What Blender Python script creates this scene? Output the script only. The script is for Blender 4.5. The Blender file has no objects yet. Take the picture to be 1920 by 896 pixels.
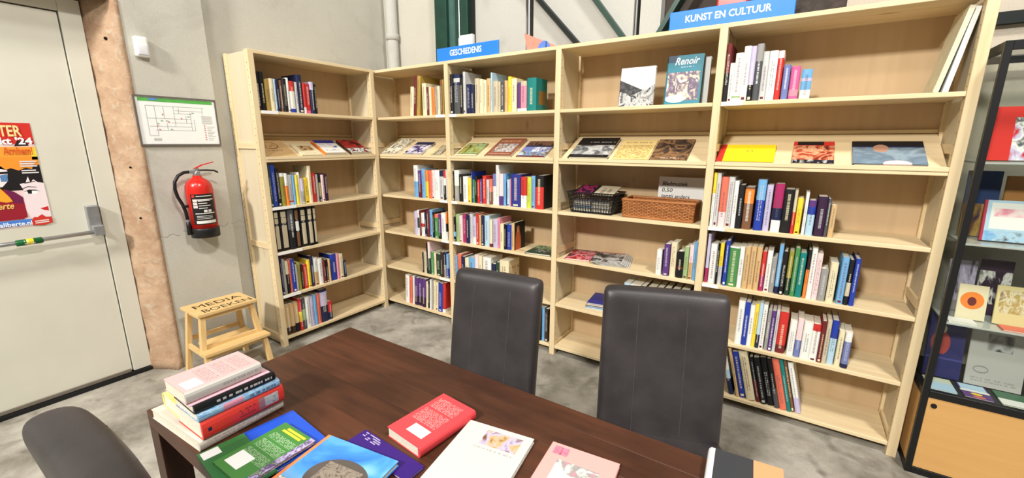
import bpy, bmesh, math, random
from mathutils import Vector, Matrix
random.seed(7)
S = bpy.context.scene
COL = S.collection

# ------------------------------------------------------------------ camera
CAM = Vector((3.2856, -2.7418, 1.6231))
FW = Vector((-0.5356, 0.8153, -0.2201)).normalized()
RT = Vector((0.8355, 0.5494, 0.0019)).normalized()
UP = RT.cross(FW).normalized()
RT = FW.cross(UP).normalized()
FPX = 799.34
cd = bpy.data.cameras.new('camera')
cd.sensor_fit = 'HORIZONTAL'; cd.sensor_width = 36.0; cd.lens = FPX / 1920 * 36.0
cd.clip_start = 0.05
cam = bpy.data.objects.new('camera', cd); COL.objects.link(cam)
cam.matrix_world = Matrix(((RT.x, UP.x, -FW.x, CAM.x), (RT.y, UP.y, -FW.y, CAM.y), (RT.z, UP.z, -FW.z, CAM.z), (0, 0, 0, 1)))
S.camera = cam

# ------------------------------------------------------------------ world, lamps, exposure
S.view_settings.view_transform = 'Standard'
S.view_settings.look = 'None'
S.view_settings.exposure = -1.0
S.view_settings.gamma = 1.0
S.view_settings.use_curve_mapping = False
w = bpy.data.worlds.new('hall_ambient'); S.world = w; w.use_nodes = True
w.node_tree.nodes['Background'].inputs[0].default_value = (1.0, 0.98, 0.95, 1)
w.node_tree.nodes['Background'].inputs[1].default_value = 0.17

def lamp(name, loc, target, sx, sy, watt, col=(1, 0.965, 0.90)):
    l = bpy.data.lights.new(name, 'AREA'); l.shape = 'RECTANGLE'; l.size = sx; l.size_y = sy
    l.energy = watt; l.color = col
    o = bpy.data.objects.new(name, l); COL.objects.link(o); o.location = loc
    o.rotation_euler = (Vector(target) - Vector(loc)).to_track_quat('-Z', 'Y').to_euler()
    return o
lamp('hall_lamp', (1.7, -8.6, 6.1), (1.8, 0.0, 1.2), 0.8, 0.6, 1650)
lamp('hall_lamp', (5.3, -2.5, 5.8), (2.0, -1.0, 0.8), 0.8, 0.4, 520)
lamp('hall_lamp', (9.0, -7.6, 6.4), (1.5, -0.3, 1.2), 0.9, 0.7, 100)
lamp('hall_lamp', (2.6, -4.9, 5.8), (0.0, -1.6, 0.8), 0.8, 0.4, 230)

# ------------------------------------------------------------------ pixel -> ray helpers (1920 x 896 frame)
def ray(px, py): return FW + RT * ((px - 960) / FPX) + UP * ((448 - py) / FPX)
def onz(p, z): d = ray(*p); return CAM + d * ((z - CAM.z) / d.z)
def onx(p, x): d = ray(*p); return CAM + d * ((x - CAM.x) / d.x)
def ony(p, y): d = ray(*p); return CAM + d * ((y - CAM.y) / d.y)
def onplane(p, p0, n): d = ray(*p); return CAM + d * ((p0 - CAM).dot(n) / d.dot(n))
def proj(P):
    d = P - CAM; k = FPX / d.dot(FW)
    return 960 + k * d.dot(RT), 448 - k * d.dot(UP)
def z_at(x, y, v):
    lo, hi = -0.5, 4.0
    for _ in range(40):
        m = (lo + hi) / 2
        if proj(Vector((x, y, m)))[1] > v: lo = m
        else: hi = m
    return lo

# ------------------------------------------------------------------ colours and materials
def lin(c):
    out = []
    for v in c[:3]:
        v = v / 255.0
        out.append(v / 12.92 if v <= 0.04045 else ((v + 0.055) / 1.055) ** 2.4)
    return tuple(out) + (1.0,)
PAL = dict(
    white=(232, 232, 226), cream=(226, 214, 178), grey=(150, 148, 145), lightgrey=(196, 197, 196), darkgrey=(78, 79, 82),
    black=(26, 25, 27), navy=(32, 38, 72), blue=(38, 62, 160), lightblue=(112, 168, 214), paleblue=(176, 205, 224), periwinkle=(112, 122, 176),
    red=(200, 52, 46), salmon=(226, 112, 88), orange=(236, 132, 52), yellow=(240, 208, 60), lime=(196, 208, 66), olive=(150, 142, 62),
    green=(74, 136, 78), darkgreen=(44, 66, 52), palegreen=(150, 178, 122), teal=(24, 124, 118), purple=(92, 58, 122), darkpurple=(52, 28, 56),
    lavender=(192, 184, 214), magenta=(164, 46, 96), pink=(222, 140, 158), palepink=(236, 206, 206), maroon=(108, 38, 40), brown=(122, 84, 58),
    darkbrown=(60, 42, 32), tan=(206, 172, 122), beige=(196, 184, 156), gold=(176, 146, 72), indigo=(48, 52, 134), hotpink=(222, 96, 150))
WORD = dict(lightgrey='light grey', darkgrey='dark grey', lightblue='light blue', paleblue='pale blue', darkgreen='dark green', palegreen='pale green',
            darkpurple='dark purple', palepink='pale pink', darkbrown='dark brown', hotpink='bright pink')
def word(c): return WORD.get(c, c)
def rgb(c): return lin(PAL[c]) if isinstance(c, str) else lin(c)

def newmat(name, rough=0.6, spec=0.3):
    m = bpy.data.materials.new(name); m.use_nodes = True
    b = m.node_tree.nodes['Principled BSDF']
    b.inputs['Roughness'].default_value = rough
    b.inputs['Specular IOR Level'].default_value = spec
    return m, m.node_tree.nodes, m.node_tree.links, b
def plain(name, c, rough=0.6, spec=0.3, metal=0.0, vary=0.06, scale=30.0, bump=0.0):
    m, N, L, b = newmat(name, rough, spec)
    b.inputs['Metallic'].default_value = metal
    base = rgb(c)
    t = N.new('ShaderNodeTexCoord'); n = N.new('ShaderNodeTexNoise'); n.inputs['Scale'].default_value = scale
    n.inputs['Detail'].default_value = 4
    L.new(t.outputs['Object'], n.inputs['Vector'])
    r = N.new('ShaderNodeValToRGB')
    r.color_ramp.elements[0].position = 0.3; r.color_ramp.elements[1].position = 0.7
    r.color_ramp.elements[0].color = tuple(max(0, v * (1 - vary * 2)) for v in base[:3]) + (1,)
    r.color_ramp.elements[1].color = tuple(min(1, v * (1 + vary)) for v in base[:3]) + (1,)
    L.new(n.outputs['Fac'], r.inputs['Fac']); L.new(r.outputs['Color'], b.inputs['Base Color'])
    if bump:
        bp = N.new('ShaderNodeBump'); bp.inputs['Strength'].default_value = bump; bp.inputs['Distance'].default_value = 0.01
        L.new(n.outputs['Fac'], bp.inputs['Height']); L.new(bp.outputs['Normal'], b.inputs['Normal'])
    return m
def wood(name, axis, light, dark, knot, rough=0.55, fine=1.0, contrast=0.5, blotch=0.0):
    """grain running along the object axis 'axis' (0,1,2)"""
    m, N, L, b = newmat(name, rough, 0.3)
    t = N.new('ShaderNodeTexCoord'); oi = N.new('ShaderNodeObjectInfo')
    add = N.new('ShaderNodeVectorMath'); add.operation = 'ADD'
    sc = N.new('ShaderNodeVectorMath'); sc.operation = 'SCALE'; sc.inputs['Scale'].default_value = 37.0
    comb = N.new('ShaderNodeCombineXYZ')
    for i in range(3): L.new(oi.outputs['Random'], comb.inputs[i])
    L.new(comb.outputs[0], sc.inputs[0]); L.new(sc.outputs[0], add.inputs[1]); L.new(t.outputs['Object'], add.inputs[0])
    mp = N.new('ShaderNodeMapping'); s = [14.0 * fine] * 3; s[axis] = 0.9 * fine
    mp.inputs['Scale'].default_value = s
    L.new(add.outputs[0], mp.inputs['Vector'])
    n = N.new('ShaderNodeTexNoise'); n.inputs['Scale'].default_value = 2.2; n.inputs['Detail'].default_value = 6; n.inputs['Distortion'].default_value = 0.6
    L.new(mp.outputs[0], n.inputs['Vector'])
    r = N.new('ShaderNodeValToRGB')
    r.color_ramp.elements[0].position = 0.5 - contrast / 2; r.color_ramp.elements[1].position = 0.5 + contrast / 2
    r.color_ramp.elements[0].color = rgb(dark); r.color_ramp.elements[1].color = rgb(light)
    L.new(n.outputs['Fac'], r.inputs['Fac'])
    mp2 = N.new('ShaderNodeMapping'); s2 = [5.5] * 3; s2[axis] = 2.2; mp2.inputs['Scale'].default_value = s2
    L.new(add.outputs[0], mp2.inputs['Vector'])
    v = N.new('ShaderNodeTexVoronoi'); v.inputs['Scale'].default_value = 1.0
    L.new(mp2.outputs[0], v.inputs['Vector'])
    kr = N.new('ShaderNodeValToRGB'); kr.color_ramp.elements[0].position = 0.03; kr.color_ramp.elements[1].position = 0.12
    kr.color_ramp.elements[0].color = (1, 1, 1, 1); kr.color_ramp.elements[1].color = (0, 0, 0, 1)
    L.new(v.outputs['Distance'], kr.inputs['Fac'])
    mx = N.new('ShaderNodeMix'); mx.data_type = 'RGBA'
    mx.inputs['B'].default_value = rgb(knot)
    fm = N.new('ShaderNodeMath'); fm.operation = 'MULTIPLY'; fm.inputs[1].default_value = 0.6
    L.new(kr.outputs['Color'], fm.inputs[0]); L.new(fm.outputs[0], mx.inputs['Factor'])
    L.new(r.outputs['Color'], mx.inputs['A']); L.new(mx.outputs['Result'], b.inputs['Base Color'])
    if blotch:
        mp3 = N.new('ShaderNodeMapping'); s3 = [5.0] * 3; s3[axis] = 2.0; mp3.inputs['Scale'].default_value = s3
        L.new(add.outputs[0], mp3.inputs['Vector'])
        n3 = N.new('ShaderNodeTexNoise'); n3.inputs['Scale'].default_value = 1.3; n3.inputs['Detail'].default_value = 5; n3.inputs['Distortion'].default_value = 0.7
        L.new(mp3.outputs[0], n3.inputs['Vector'])
        br = N.new('ShaderNodeValToRGB'); br.color_ramp.elements[0].position = 0.36; br.color_ramp.elements[1].position = 0.64
        br.color_ramp.elements[0].color = (1 - blotch,) * 3 + (1,); br.color_ramp.elements[1].color = (1.0, 0.97, 0.94, 1)
        L.new(n3.outputs['Fac'], br.inputs['Fac'])
        mb = N.new('ShaderNodeMix'); mb.data_type = 'RGBA'; mb.blend_type = 'MULTIPLY'; mb.inputs['Factor'].default_value = 1.0
        L.new(mx.outputs['Result'], mb.inputs['A']); L.new(br.outputs['Color'], mb.inputs['B']); L.new(mb.outputs['Result'], b.inputs['Base Color'])
    bp = N.new('ShaderNodeBump'); bp.inputs['Strength'].default_value = 0.08; bp.inputs['Distance'].default_value = 0.004
    L.new(n.outputs['Fac'], bp.inputs['Height']); L.new(bp.outputs['Normal'], b.inputs['Normal'])
    return m
PINE_L, PINE_D, PINE_K = (232, 214, 176), (214, 189, 145), (150, 108, 70)
M = {}
for i, a in enumerate('xyz'): M['pine_' + a] = wood('pine_' + a, i, PINE_L, PINE_D, PINE_K, contrast=0.6)
M['sheet'] = wood('side_sheet', 2, (218, 206, 178), (204, 190, 160), (190, 170, 140), fine=0.5, contrast=0.9)
M['ply'] = wood('ply_back', 2, (210, 184, 148), (194, 165, 126), (164, 126, 88), fine=0.5, contrast=0.8)
for i, a in enumerate('xyz'): M['stool_' + a] = wood('stool_wood_' + a, i, (232, 200, 144), (212, 174, 112), (176, 126, 70))
M['table_x'] = wood('table_wood_x', 0, (104, 63, 43), (60, 36, 26), (36, 22, 18), rough=0.38, contrast=0.9, blotch=0.45)
M['table_z'] = wood('table_wood_z', 2, (80, 49, 35), (48, 29, 22), (34, 21, 17), rough=0.42, contrast=0.9)
M['beech'] = wood('beech_board', 0, (212, 166, 104), (200, 152, 90), (190, 142, 82), contrast=0.9)
M['pages'] = plain('pages', (226, 220, 202), 0.8, 0.1, vary=0.05, scale=120)
M['paper'] = plain('paper_white', (240, 240, 238), 0.7, 0.2, vary=0.01)
M['black_metal'] = plain('black_metal', (18, 18, 19), 0.45, 0.4, vary=0.05)
M['black_plastic'] = plain('black_plastic', (24, 24, 26), 0.4, 0.4, vary=0.08)
M['hole'] = plain('drill_hole', (70, 48, 30), 0.9, 0.0)
M['steel'] = plain('brushed_steel', (176, 178, 180), 0.35, 0.5, metal=0.7)
M['red_paint'] = plain('red_paint', (206, 40, 32), 0.25, 0.5, vary=0.03)
M['doorpaint'] = plain('cream_door_paint', (214, 211, 197), 0.45, 0.35, vary=0.02, scale=4)
M['green_steel'] = plain('dark_green_steel', (24, 62, 50), 0.4, 0.4, vary=0.12, scale=10)
M['black_steel'] = plain('black_steel', (16, 24, 22), 0.5, 0.3)
M['white_plastic'] = plain('white_plastic', (236, 237, 234), 0.4, 0.4, vary=0.01)
M['sign_blue'] = plain('sign_blue', (44, 128, 238), 0.4, 0.3, vary=0.01)
M['sign_white'] = plain('sign_white', (238, 243, 250), 0.5, 0.2, vary=0.01)
M['ink'] = plain('ink_black', (34, 32, 34), 0.7, 0.1)

def concrete(name, a, b_, stain, scale=1.4, rough=0.85, bump=0.15, spread=0.35):
    m, N, L, b = newmat(name, rough, 0.25)
    t = N.new('ShaderNodeTexCoord')
    n = N.new('ShaderNodeTexNoise'); n.inputs['Scale'].default_value = scale; n.inputs['Detail'].default_value = 9; n.inputs['Roughness'].default_value = 0.62
    n2 = N.new('ShaderNodeTexNoise'); n2.inputs['Scale'].default_value = 90; n2.inputs['Detail'].default_value = 3
    n3 = N.new('ShaderNodeTexNoise'); n3.inputs['Scale'].default_value = scale * 2.3; n3.inputs['Detail'].default_value = 7; n3.inputs['Distortion'].default_value = 0.8
    for q in (n, n2, n3): L.new(t.outputs['Object'], q.inputs['Vector'])
    r = N.new('ShaderNodeValToRGB'); r.color_ramp.elements[0].position = 0.5 - spread / 2; r.color_ramp.elements[1].position = 0.5 + spread / 2
    r.color_ramp.elements[0].color = rgb(b_); r.color_ramp.elements[1].color = rgb(a)
    L.new(n.outputs['Fac'], r.inputs['Fac'])
    sr = N.new('ShaderNodeValToRGB'); sr.color_ramp.elements[0].position = 0.56; sr.color_ramp.elements[1].position = 0.74
    sr.color_ramp.elements[0].color = (0, 0, 0, 1); sr.color_ramp.elements[1].color = (0.75, 0.75, 0.75, 1)
    L.new(n3.outputs['Fac'], sr.inputs['Fac'])
    mx = N.new('ShaderNodeMix'); mx.data_type = 'RGBA'; mx.inputs['B'].default_value = rgb(stain)
    L.new(sr.outputs['Color'], mx.inputs['Factor']); L.new(r.outputs['Color'], mx.inputs['A'])
    m2 = N.new('ShaderNodeMix'); m2.data_type = 'RGBA'; m2.blend_type = 'MULTIPLY'; m2.inputs['Factor'].default_value = 0.35
    L.new(mx.outputs['Result'], m2.inputs['A']); L.new(n2.outputs['Color'], m2.inputs['B'])
    g = N.new('ShaderNodeRGBToBW'); L.new(n2.outputs['Color'], g.inputs[0])
    g2 = N.new('ShaderNodeMath'); g2.operation = 'MULTIPLY_ADD'; g2.inputs[1].default_value = 0.8; g2.inputs[2].default_value = 0.55
    L.new(g.outputs[0], g2.inputs[0]); L.new(g2.outputs[0], m2.inputs['B'])
    L.new(m2.outputs['Result'], b.inputs['Base Color'])
    bp = N.new('ShaderNodeBump'); bp.inputs['Strength'].default_value = bump; bp.inputs['Distance'].default_value = 0.01
    L.new(n3.outputs['Fac'], bp.inputs['Height']); L.new(bp.outputs['Normal'], b.inputs['Normal'])
    return m
M['floor'] = concrete('concrete_floor', (184, 179, 168), (124, 119, 108), (98, 92, 80), scale=2.4, rough=0.6, spread=0.26)
M['wall'] = concrete('concrete_wall', (204, 201, 190), (186, 182, 170), (172, 168, 156), scale=1.1, spread=0.6)
M['wall_pale'] = concrete('pale_wall_panel', (194, 193, 187), (182, 180, 173), (164, 161, 153), scale=1.0, spread=0.6)
M['wall_beige'] = concrete('beige_wall', (196, 186, 170), (184, 174, 158), (170, 160, 146), scale=1.0, spread=0.6)
M['jamb'] = concrete('rough_jamb', (194, 166, 138), (164, 131, 104), (192, 178, 158), scale=7.0, bump=0.8, spread=0.35)
M['dark_recess'] = concrete('dark_recess_wall', (74, 66, 60), (54, 48, 44), (40, 36, 34), scale=2)

# ---- print on paper and cloth: rectangles, ellipses, noise pictures and unreadable print in Generated coordinates
def grp(name, ins, build):
    g = bpy.data.node_groups.new(name, 'ShaderNodeTree')
    for n_ in ins: g.interface.new_socket(n_, in_out='INPUT', socket_type='NodeSocketFloat')
    g.interface.new_socket('Mask', in_out='OUTPUT', socket_type='NodeSocketFloat')
    gi = g.nodes.new('NodeGroupInput'); go = g.nodes.new('NodeGroupOutput')
    def mth(op, a, b=None, c=None):
        q = g.nodes.new('ShaderNodeMath'); q.operation = op
        for i, v in enumerate((a, b, c)):
            if v is None: continue
            if isinstance(v, (int, float)): q.inputs[i].default_value = v
            else: g.links.new(v, q.inputs[i])
        return q.outputs[0]
    g.links.new(build(g, {n_: gi.outputs[n_] for n_ in ins}, mth), go.inputs[0])
    return g
def _rect(g, i, m):
    a = m('MULTIPLY', m('GREATER_THAN', i['U'], i['u0']), m('LESS_THAN', i['U'], i['u1']))
    b = m('MULTIPLY', m('GREATER_THAN', i['V'], i['v0']), m('LESS_THAN', i['V'], i['v1']))
    return m('MULTIPLY', a, b)
def _ell(g, i, m):
    cu = m('MULTIPLY', m('ADD', i['u0'], i['u1']), 0.5); cv = m('MULTIPLY', m('ADD', i['v0'], i['v1']), 0.5)
    ru = m('MULTIPLY', m('SUBTRACT', i['u1'], i['u0']), 0.5); rv = m('MULTIPLY', m('SUBTRACT', i['v1'], i['v0']), 0.5)
    a = m('POWER', m('ABSOLUTE', m('DIVIDE', m('SUBTRACT', i['U'], cu), ru)), 2.0)
    b = m('POWER', m('ABSOLUTE', m('DIVIDE', m('SUBTRACT', i['V'], cv), rv)), 2.0)
    return m('LESS_THAN', m('ADD', a, b), 1.0)
def _dia(g, i, m):
    return m('LESS_THAN', i['V'], m('MULTIPLY_ADD', i['U'], i['u1'], i['u0']))
def _print(g, i, m):
    base = _rect(g, i, m)
    t = m('MULTIPLY', m('DIVIDE', m('SUBTRACT', i['V'], i['v0']), m('SUBTRACT', i['v1'], i['v0'])), i['n'])
    on = m('MULTIPLY', m('GREATER_THAN', m('FRACT', t), 0.22), m('LESS_THAN', m('FRACT', t), 0.8))
    nz = g.nodes.new('ShaderNodeTexNoise'); nz.noise_dimensions = '2D'; nz.inputs['Scale'].default_value = 1.0; nz.inputs['Detail'].default_value = 2
    cx = g.nodes.new('ShaderNodeCombineXYZ')
    g.links.new(m('MULTIPLY_ADD', i['U'], i['freq'], i['seed']), cx.inputs[0])
    g.links.new(m('MULTIPLY', m('FLOOR', t), 7.3), cx.inputs[1])
    g.links.new(cx.outputs[0], nz.inputs['Vector'])
    return m('MULTIPLY', m('MULTIPLY', base, on), m('GREATER_THAN', nz.outputs['Fac'], 0.47))
G_RECT = grp('rect_mask', ['U', 'V', 'u0', 'u1', 'v0', 'v1'], _rect)
G_ELL = grp('ellipse_mask', ['U', 'V', 'u0', 'u1', 'v0', 'v1'], _ell)
G_DIA = grp('slope_mask', ['U', 'V', 'u0', 'u1', 'v0', 'v1'], _dia)
G_PRT = grp('print_mask', ['U', 'V', 'u0', 'u1', 'v0', 'v1', 'n', 'freq', 'seed'], _print)
_cache = {}
def printed(name, base, ops, rough=0.45, coord='Generated'):
    """ops: (kind, u0,u1,v0,v1, colour(s), extra...); u = generated y, v = generated z; kinds starting with 's' lie on the spine (u = z, v = x)"""
    key = (repr(base), repr(ops), rough, coord)
    if key in _cache: return _cache[key]
    m, N, L, b = newmat(name, rough, 0.3)
    t = N.new('ShaderNodeTexCoord'); sp = N.new('ShaderNodeSeparateXYZ'); L.new(t.outputs[coord], sp.inputs[0])
    oi = N.new('ShaderNodeObjectInfo'); sd = N.new('ShaderNodeMath'); sd.operation = 'MULTIPLY'; sd.inputs[1].default_value = 91.0
    L.new(oi.outputs['Random'], sd.inputs[0])
    c = N.new('ShaderNodeRGB'); c.outputs[0].default_value = rgb(base); cur = c.outputs[0]
    for op in ops:
        kind, u0, u1, v0, v1, colr = op[:6]
        spine = kind[0] == 's'; k = kind[1:] if spine else kind
        U, V = (sp.outputs[2], sp.outputs[0]) if spine else (sp.outputs[1], sp.outputs[2])
        g = N.new('ShaderNodeGroup'); g.node_tree = G_ELL if k == 'ell' else G_DIA if k in ('dia', 'dianoise') else G_PRT if k == 'print' else G_RECT
        L.new(U, g.inputs['U']); L.new(V, g.inputs['V'])
        for q, v in zip(('u0', 'u1', 'v0', 'v1'), (u0, u1, v0, v1)): g.inputs[q].default_value = v
        if k == 'print':
            g.inputs['n'].default_value = op[6]; g.inputs['freq'].default_value = op[7]; L.new(sd.outputs[0], g.inputs['seed'])
        mx = N.new('ShaderNodeMix'); mx.data_type = 'RGBA'
        if k == 'print':
            sf = N.new('ShaderNodeMath'); sf.operation = 'MULTIPLY'; sf.inputs[1].default_value = 0.62
            L.new(g.outputs[0], sf.inputs[0]); L.new(sf.outputs[0], mx.inputs['Factor'])
        else: L.new(g.outputs[0], mx.inputs['Factor'])
        L.new(cur, mx.inputs['A'])
        if k in ('noise', 'dianoise'):
            nz = N.new('ShaderNodeTexNoise'); nz.inputs['Scale'].default_value = op[6]; nz.inputs['Detail'].default_value = 3; nz.inputs['Distortion'].default_value = op[7] if len(op) > 7 else 0.5
            ad = N.new('ShaderNodeVectorMath'); ad.operation = 'ADD'; cb = N.new('ShaderNodeCombineXYZ')
            for q in range(3): L.new(sd.outputs[0], cb.inputs[q])
            L.new(t.outputs[coord], ad.inputs[0]); L.new(cb.outputs[0], ad.inputs[1]); L.new(ad.outputs[0], nz.inputs['Vector'])
            r = N.new('ShaderNodeValToRGB'); cols = list(colr)
            while len(r.color_ramp.elements) < len(cols): r.color_ramp.elements.new(0.5)
            for q, cc in enumerate(cols):
                r.color_ramp.elements[q].position = 0.32 + 0.36 * q / max(1, len(cols) - 1); r.color_ramp.elements[q].color = rgb(cc)
            L.new(nz.outputs['Fac'], r.inputs['Fac']); L.new(r.outputs['Color'], mx.inputs['B'])
        else:
            mx.inputs['B'].default_value = rgb(colr)
        cur = mx.outputs['Result']
    L.new(cur, b.inputs['Base Color'])
    _cache[key] = m
    return m

# ------------------------------------------------------------------ mesh helpers
def obj(name, bm, mat, parent=None, loc=None, smooth=False, mats=None):
    me = bpy.data.meshes.new(name); bmesh.ops.recalc_face_normals(bm, faces=bm.faces[:]); bm.to_mesh(me); bm.free()
    o = bpy.data.objects.new(name, me); COL.objects.link(o)
    for m_ in (mats or [mat]): me.materials.append(M[m_] if isinstance(m_, str) else m_)
    if smooth:
        for p in me.polygons: p.use_smooth = True
    if parent is not None: o.parent = parent
    if loc is not None: o.location = loc
    return o
def bx(bm, lo, hi, mi=0, bevel=0.0, seg=2):
    lo, hi = [min(a, b) for a, b in zip(lo, hi)], [max(a, b) for a, b in zip(lo, hi)]
    v = [bm.verts.new((x, y, z)) for x in (lo[0], hi[0]) for y in (lo[1], hi[1]) for z in (lo[2], hi[2])]
    fs = [bm.faces.new([v[i] for i in q]) for q in ((0, 1, 3, 2), (4, 6, 7, 5), (0, 4, 5, 1), (2, 3, 7, 6), (0, 2, 6, 4), (1, 5, 7, 3))]
    for f in fs: f.material_index = mi
    if bevel:
        es = list({e for f in fs for e in f.edges})
        bmesh.ops.bevel(bm, geom=es, offset=bevel, segments=seg, affect='EDGES', profile=0.6)
    return fs
def box(lo, hi, bevel=0.0, seg=2):
    bm = bmesh.new(); bx(bm, lo, hi, 0, bevel, seg); return bm
def prism(bm, pts, n, h, mi=0):
    """extrude closed polygon pts (Vectors) by n*h"""
    a = [bm.verts.new(p) for p in pts]; b = [bm.verts.new(Vector(p) + Vector(n) * h) for p in pts]
    fs = [bm.faces.new(a[::-1]), bm.faces.new(b)]
    for i in range(len(pts)):
        j = (i + 1) % len(pts); fs.append(bm.faces.new((a[i], a[j], b[j], b[i])))
    for f in fs: f.material_index = mi
    return fs
def beam(bm, p0, p1, wx, wy, up=(0, 0, 1)):
    p0, p1 = Vector(p0), Vector(p1); d = (p1 - p0).normalized(); s = d.cross(Vector(up))
    if s.length < 1e-4: s = d.cross(Vector((1, 0, 0)))
    s.normalize(); t = s.cross(d).normalized()
    prism(bm, [p0 + s * a * wx / 2 + t * b * wy / 2 for a, b in ((-1, -1), (1, -1), (1, 1), (-1, 1))], d, (p1 - p0).length)
def tube(bm, pts, r, seg=10, closed=False, radii=None):
    pts = [Vector(p) for p in pts]; n = len(pts); rings = []; prev = None
    for i, p in enumerate(pts):
        if closed: d = pts[(i + 1) % n] - pts[i - 1]
        else: d = pts[min(i + 1, n - 1)] - pts[max(i - 1, 0)]
        d.normalize()
        if prev is None:
            s = d.cross(Vector((0, 0, 1)))
            if s.length < 1e-3: s = d.cross(Vector((1, 0, 0)))
        else: s = prev - d * prev.dot(d)
        s.normalize(); prev = s; t = d.cross(s); rr = radii[i] if radii else r
        rings.append([bm.verts.new(p + (s * math.cos(2 * math.pi * k / seg) + t * math.sin(2 * math.pi * k / seg)) * rr) for k in range(seg)])
    for i in range(n if closed else n - 1):
        a, b = rings[i], rings[(i + 1) % n]
        for k in range(seg): bm.faces.new((a[k], a[(k + 1) % seg], b[(k + 1) % seg], b[k]))
    if not closed: bm.faces.new(rings[0][::-1]); bm.faces.new(rings[-1])
def lathe(bm, prof, c=(0, 0, 0), seg=32, a0=0.0, a1=2 * math.pi):
    full = abs(a1 - a0 - 2 * math.pi) < 1e-6; n = seg if full else seg + 1
    rings = [[bm.verts.new((c[0] + r * math.cos(a0 + (a1 - a0) * k / seg), c[1] + r * math.sin(a0 + (a1 - a0) * k / seg), c[2] + z)) for k in range(n)] for r, z in prof]
    for i in range(len(rings) - 1):
        for k in range(n if full else n - 1):
            bm.faces.new((rings[i][k], rings[i][(k + 1) % n], rings[i + 1][(k + 1) % n], rings[i + 1][k]))
    if full:
        if prof[0][0] > 1e-5: bm.faces.new(rings[0][::-1])
        if prof[-1][0] > 1e-5: bm.faces.new(rings[-1])
def empty(name, loc=(0, 0, 0), rz=0.0):
    o = bpy.data.objects.new(name, None); COL.objects.link(o); o.location = loc; o.rotation_euler = (0, 0, rz); o.empty_display_size = 0.05
    return o
def tag(o, label, cat, group=None):
    o['label'] = label; o['category'] = cat
    if group: o['group'] = group
    return o
def struct(o, label, cat):
    o['kind'] = 'structure'; o['label'] = label; o['category'] = cat; return o
def lettering(name, text, size, mat, parent, mtx, bold=0.0, depth=0.0004, align='LEFT', spacing=1.0, shear=0.0, width=None):
    cu = bpy.data.curves.new('t', 'FONT'); cu.body = text; cu.size = size; cu.extrude = depth; cu.offset = bold; cu.align_x = align
    cu.space_character = spacing; cu.shear = shear; cu.resolution_u = 2
    tmp = bpy.data.objects.new('t', cu); COL.objects.link(tmp)
    me = bpy.data.meshes.new_from_object(tmp.evaluated_get(bpy.context.evaluated_depsgraph_get()))
    bpy.data.objects.remove(tmp); bpy.data.curves.remove(cu)
    if width:
        xs = [v.co.x for v in me.vertices]; k = width / max(1e-6, max(xs) - min(xs))
        for v in me.vertices: v.co.x *= k
    o = bpy.data.objects.new(name, me); COL.objects.link(o)
    me.materials.clear(); me.materials.append(M[mat] if isinstance(mat, str) else mat)
    o.parent = parent; o.matrix_local = mtx
    return o
def frame(o, x, y, z):
    """matrix with given origin and axis columns"""
    return Matrix(((x[0], y[0], z[0], o[0]), (x[1], y[1], z[1], o[1]), (x[2], y[2], z[2], o[2]), (0, 0, 0, 1)))
X, Y, Z = Vector((1, 0, 0)), Vector((0, 1, 0)), Vector((0, 0, 1))

# ================================================================== the setting
struct(obj('floor', box((-2.5, -9, -0.1), (8, 1.6, 0.0)), 'floor'), 'stained grey concrete floor', 'floor')
WX, DX = -0.32, -0.50                     # face of the door-side wall, face of the door
bm = bmesh.new(); bx(bm, (-0.6, -1.21, 0), (-0.385, 0.6, 4.2))
struct(obj('wall_left', bm, 'wall'), 'grey rendered wall behind the wall bookcase', 'wall')
bm = bmesh.new()
prism(bm, [Vector(p) for p in ((-0.6, -1.21, 0), (WX, -1.21, 0), (WX, -1.70, 0), (-0.365, -1.705, 0), (-0.6, -1.73, 0))], Z, 4.2)
pil = struct(obj('wall_pier', bm, 'wall'), 'grey rendered wall pier carrying the fire extinguisher', 'wall')
bm = bmesh.new(); pts = []
for k in range(4): tube(bm, [(WX + 0.0005, -1.70 + 0.12 * k * 1.36 / 1.0 * 0.98 + j * 0.02, 0.985 + 0.012 * math.sin(j * 1.7 + k) + 0.01 * k) for j in range(8)], 0.0009, 4)
obj('crack', bm, plain('crack_line', (120, 112, 100), 0.9, 0.0), pil)
bm = bmesh.new(); n_ = 48; prof = [(-0.60, -1.818), (-0.492, -1.806), (-0.44, -1.772), (-0.365, -1.722), (WX + 0.006, -1.700), (WX + 0.004, -1.672), (-0.36, -1.66), (-0.6, -1.7)]
rings = []
for i in range(n_ + 1):
    z = 2.475 * i / n_; foot = max(0.0, 1 - z / 0.16)
    rings.append([bm.verts.new((x + (random.uniform(-.004, .005) + foot * random.uniform(.0, .02) if 0 < q < 5 else 0), y + (random.uniform(-.005, .004) + foot * random.uniform(-.02, 0) if 0 < q < 5 else 0), z)) for q, (x, y) in enumerate(prof)])
for a, b in zip(rings, rings[1:]):
    for k in range(len(prof)): bm.faces.new((a[k], a[(k + 1) % len(prof)], b[(k + 1) % len(prof)], b[k]))
bm.faces.new(rings[0][::-1]); bm.faces.new(rings[-1])
jamb = struct(obj('trim_1', bm, 'jamb', smooth=True), 'rough orange-brown splayed door jamb', 'jamb')
bm = bmesh.new()
for y, z, r in ((-1.735, 2.25, .009), (-1.735, 1.46, .006), (-1.733, 1.12, .006)):
    c = Vector((-0.392, y - 0.005, z)); n = Vector((0.55, -0.83, 0)).normalized(); t = n.cross(Z)
    prism(bm, [c + (t * math.cos(a) + Z * math.sin(a)) * r for a in [k * math.pi / 5 for k in range(10)]], n, 0.008)
obj('drill_hole', bm, plain('dark_hole', (30, 24, 20), 0.9, 0.0), jamb)
struct(obj('wall_lintel', box((-0.6, -4.2, 2.477), (WX, -1.66, 4.2)), 'wall'), 'grey wall above the door', 'wall')
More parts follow.
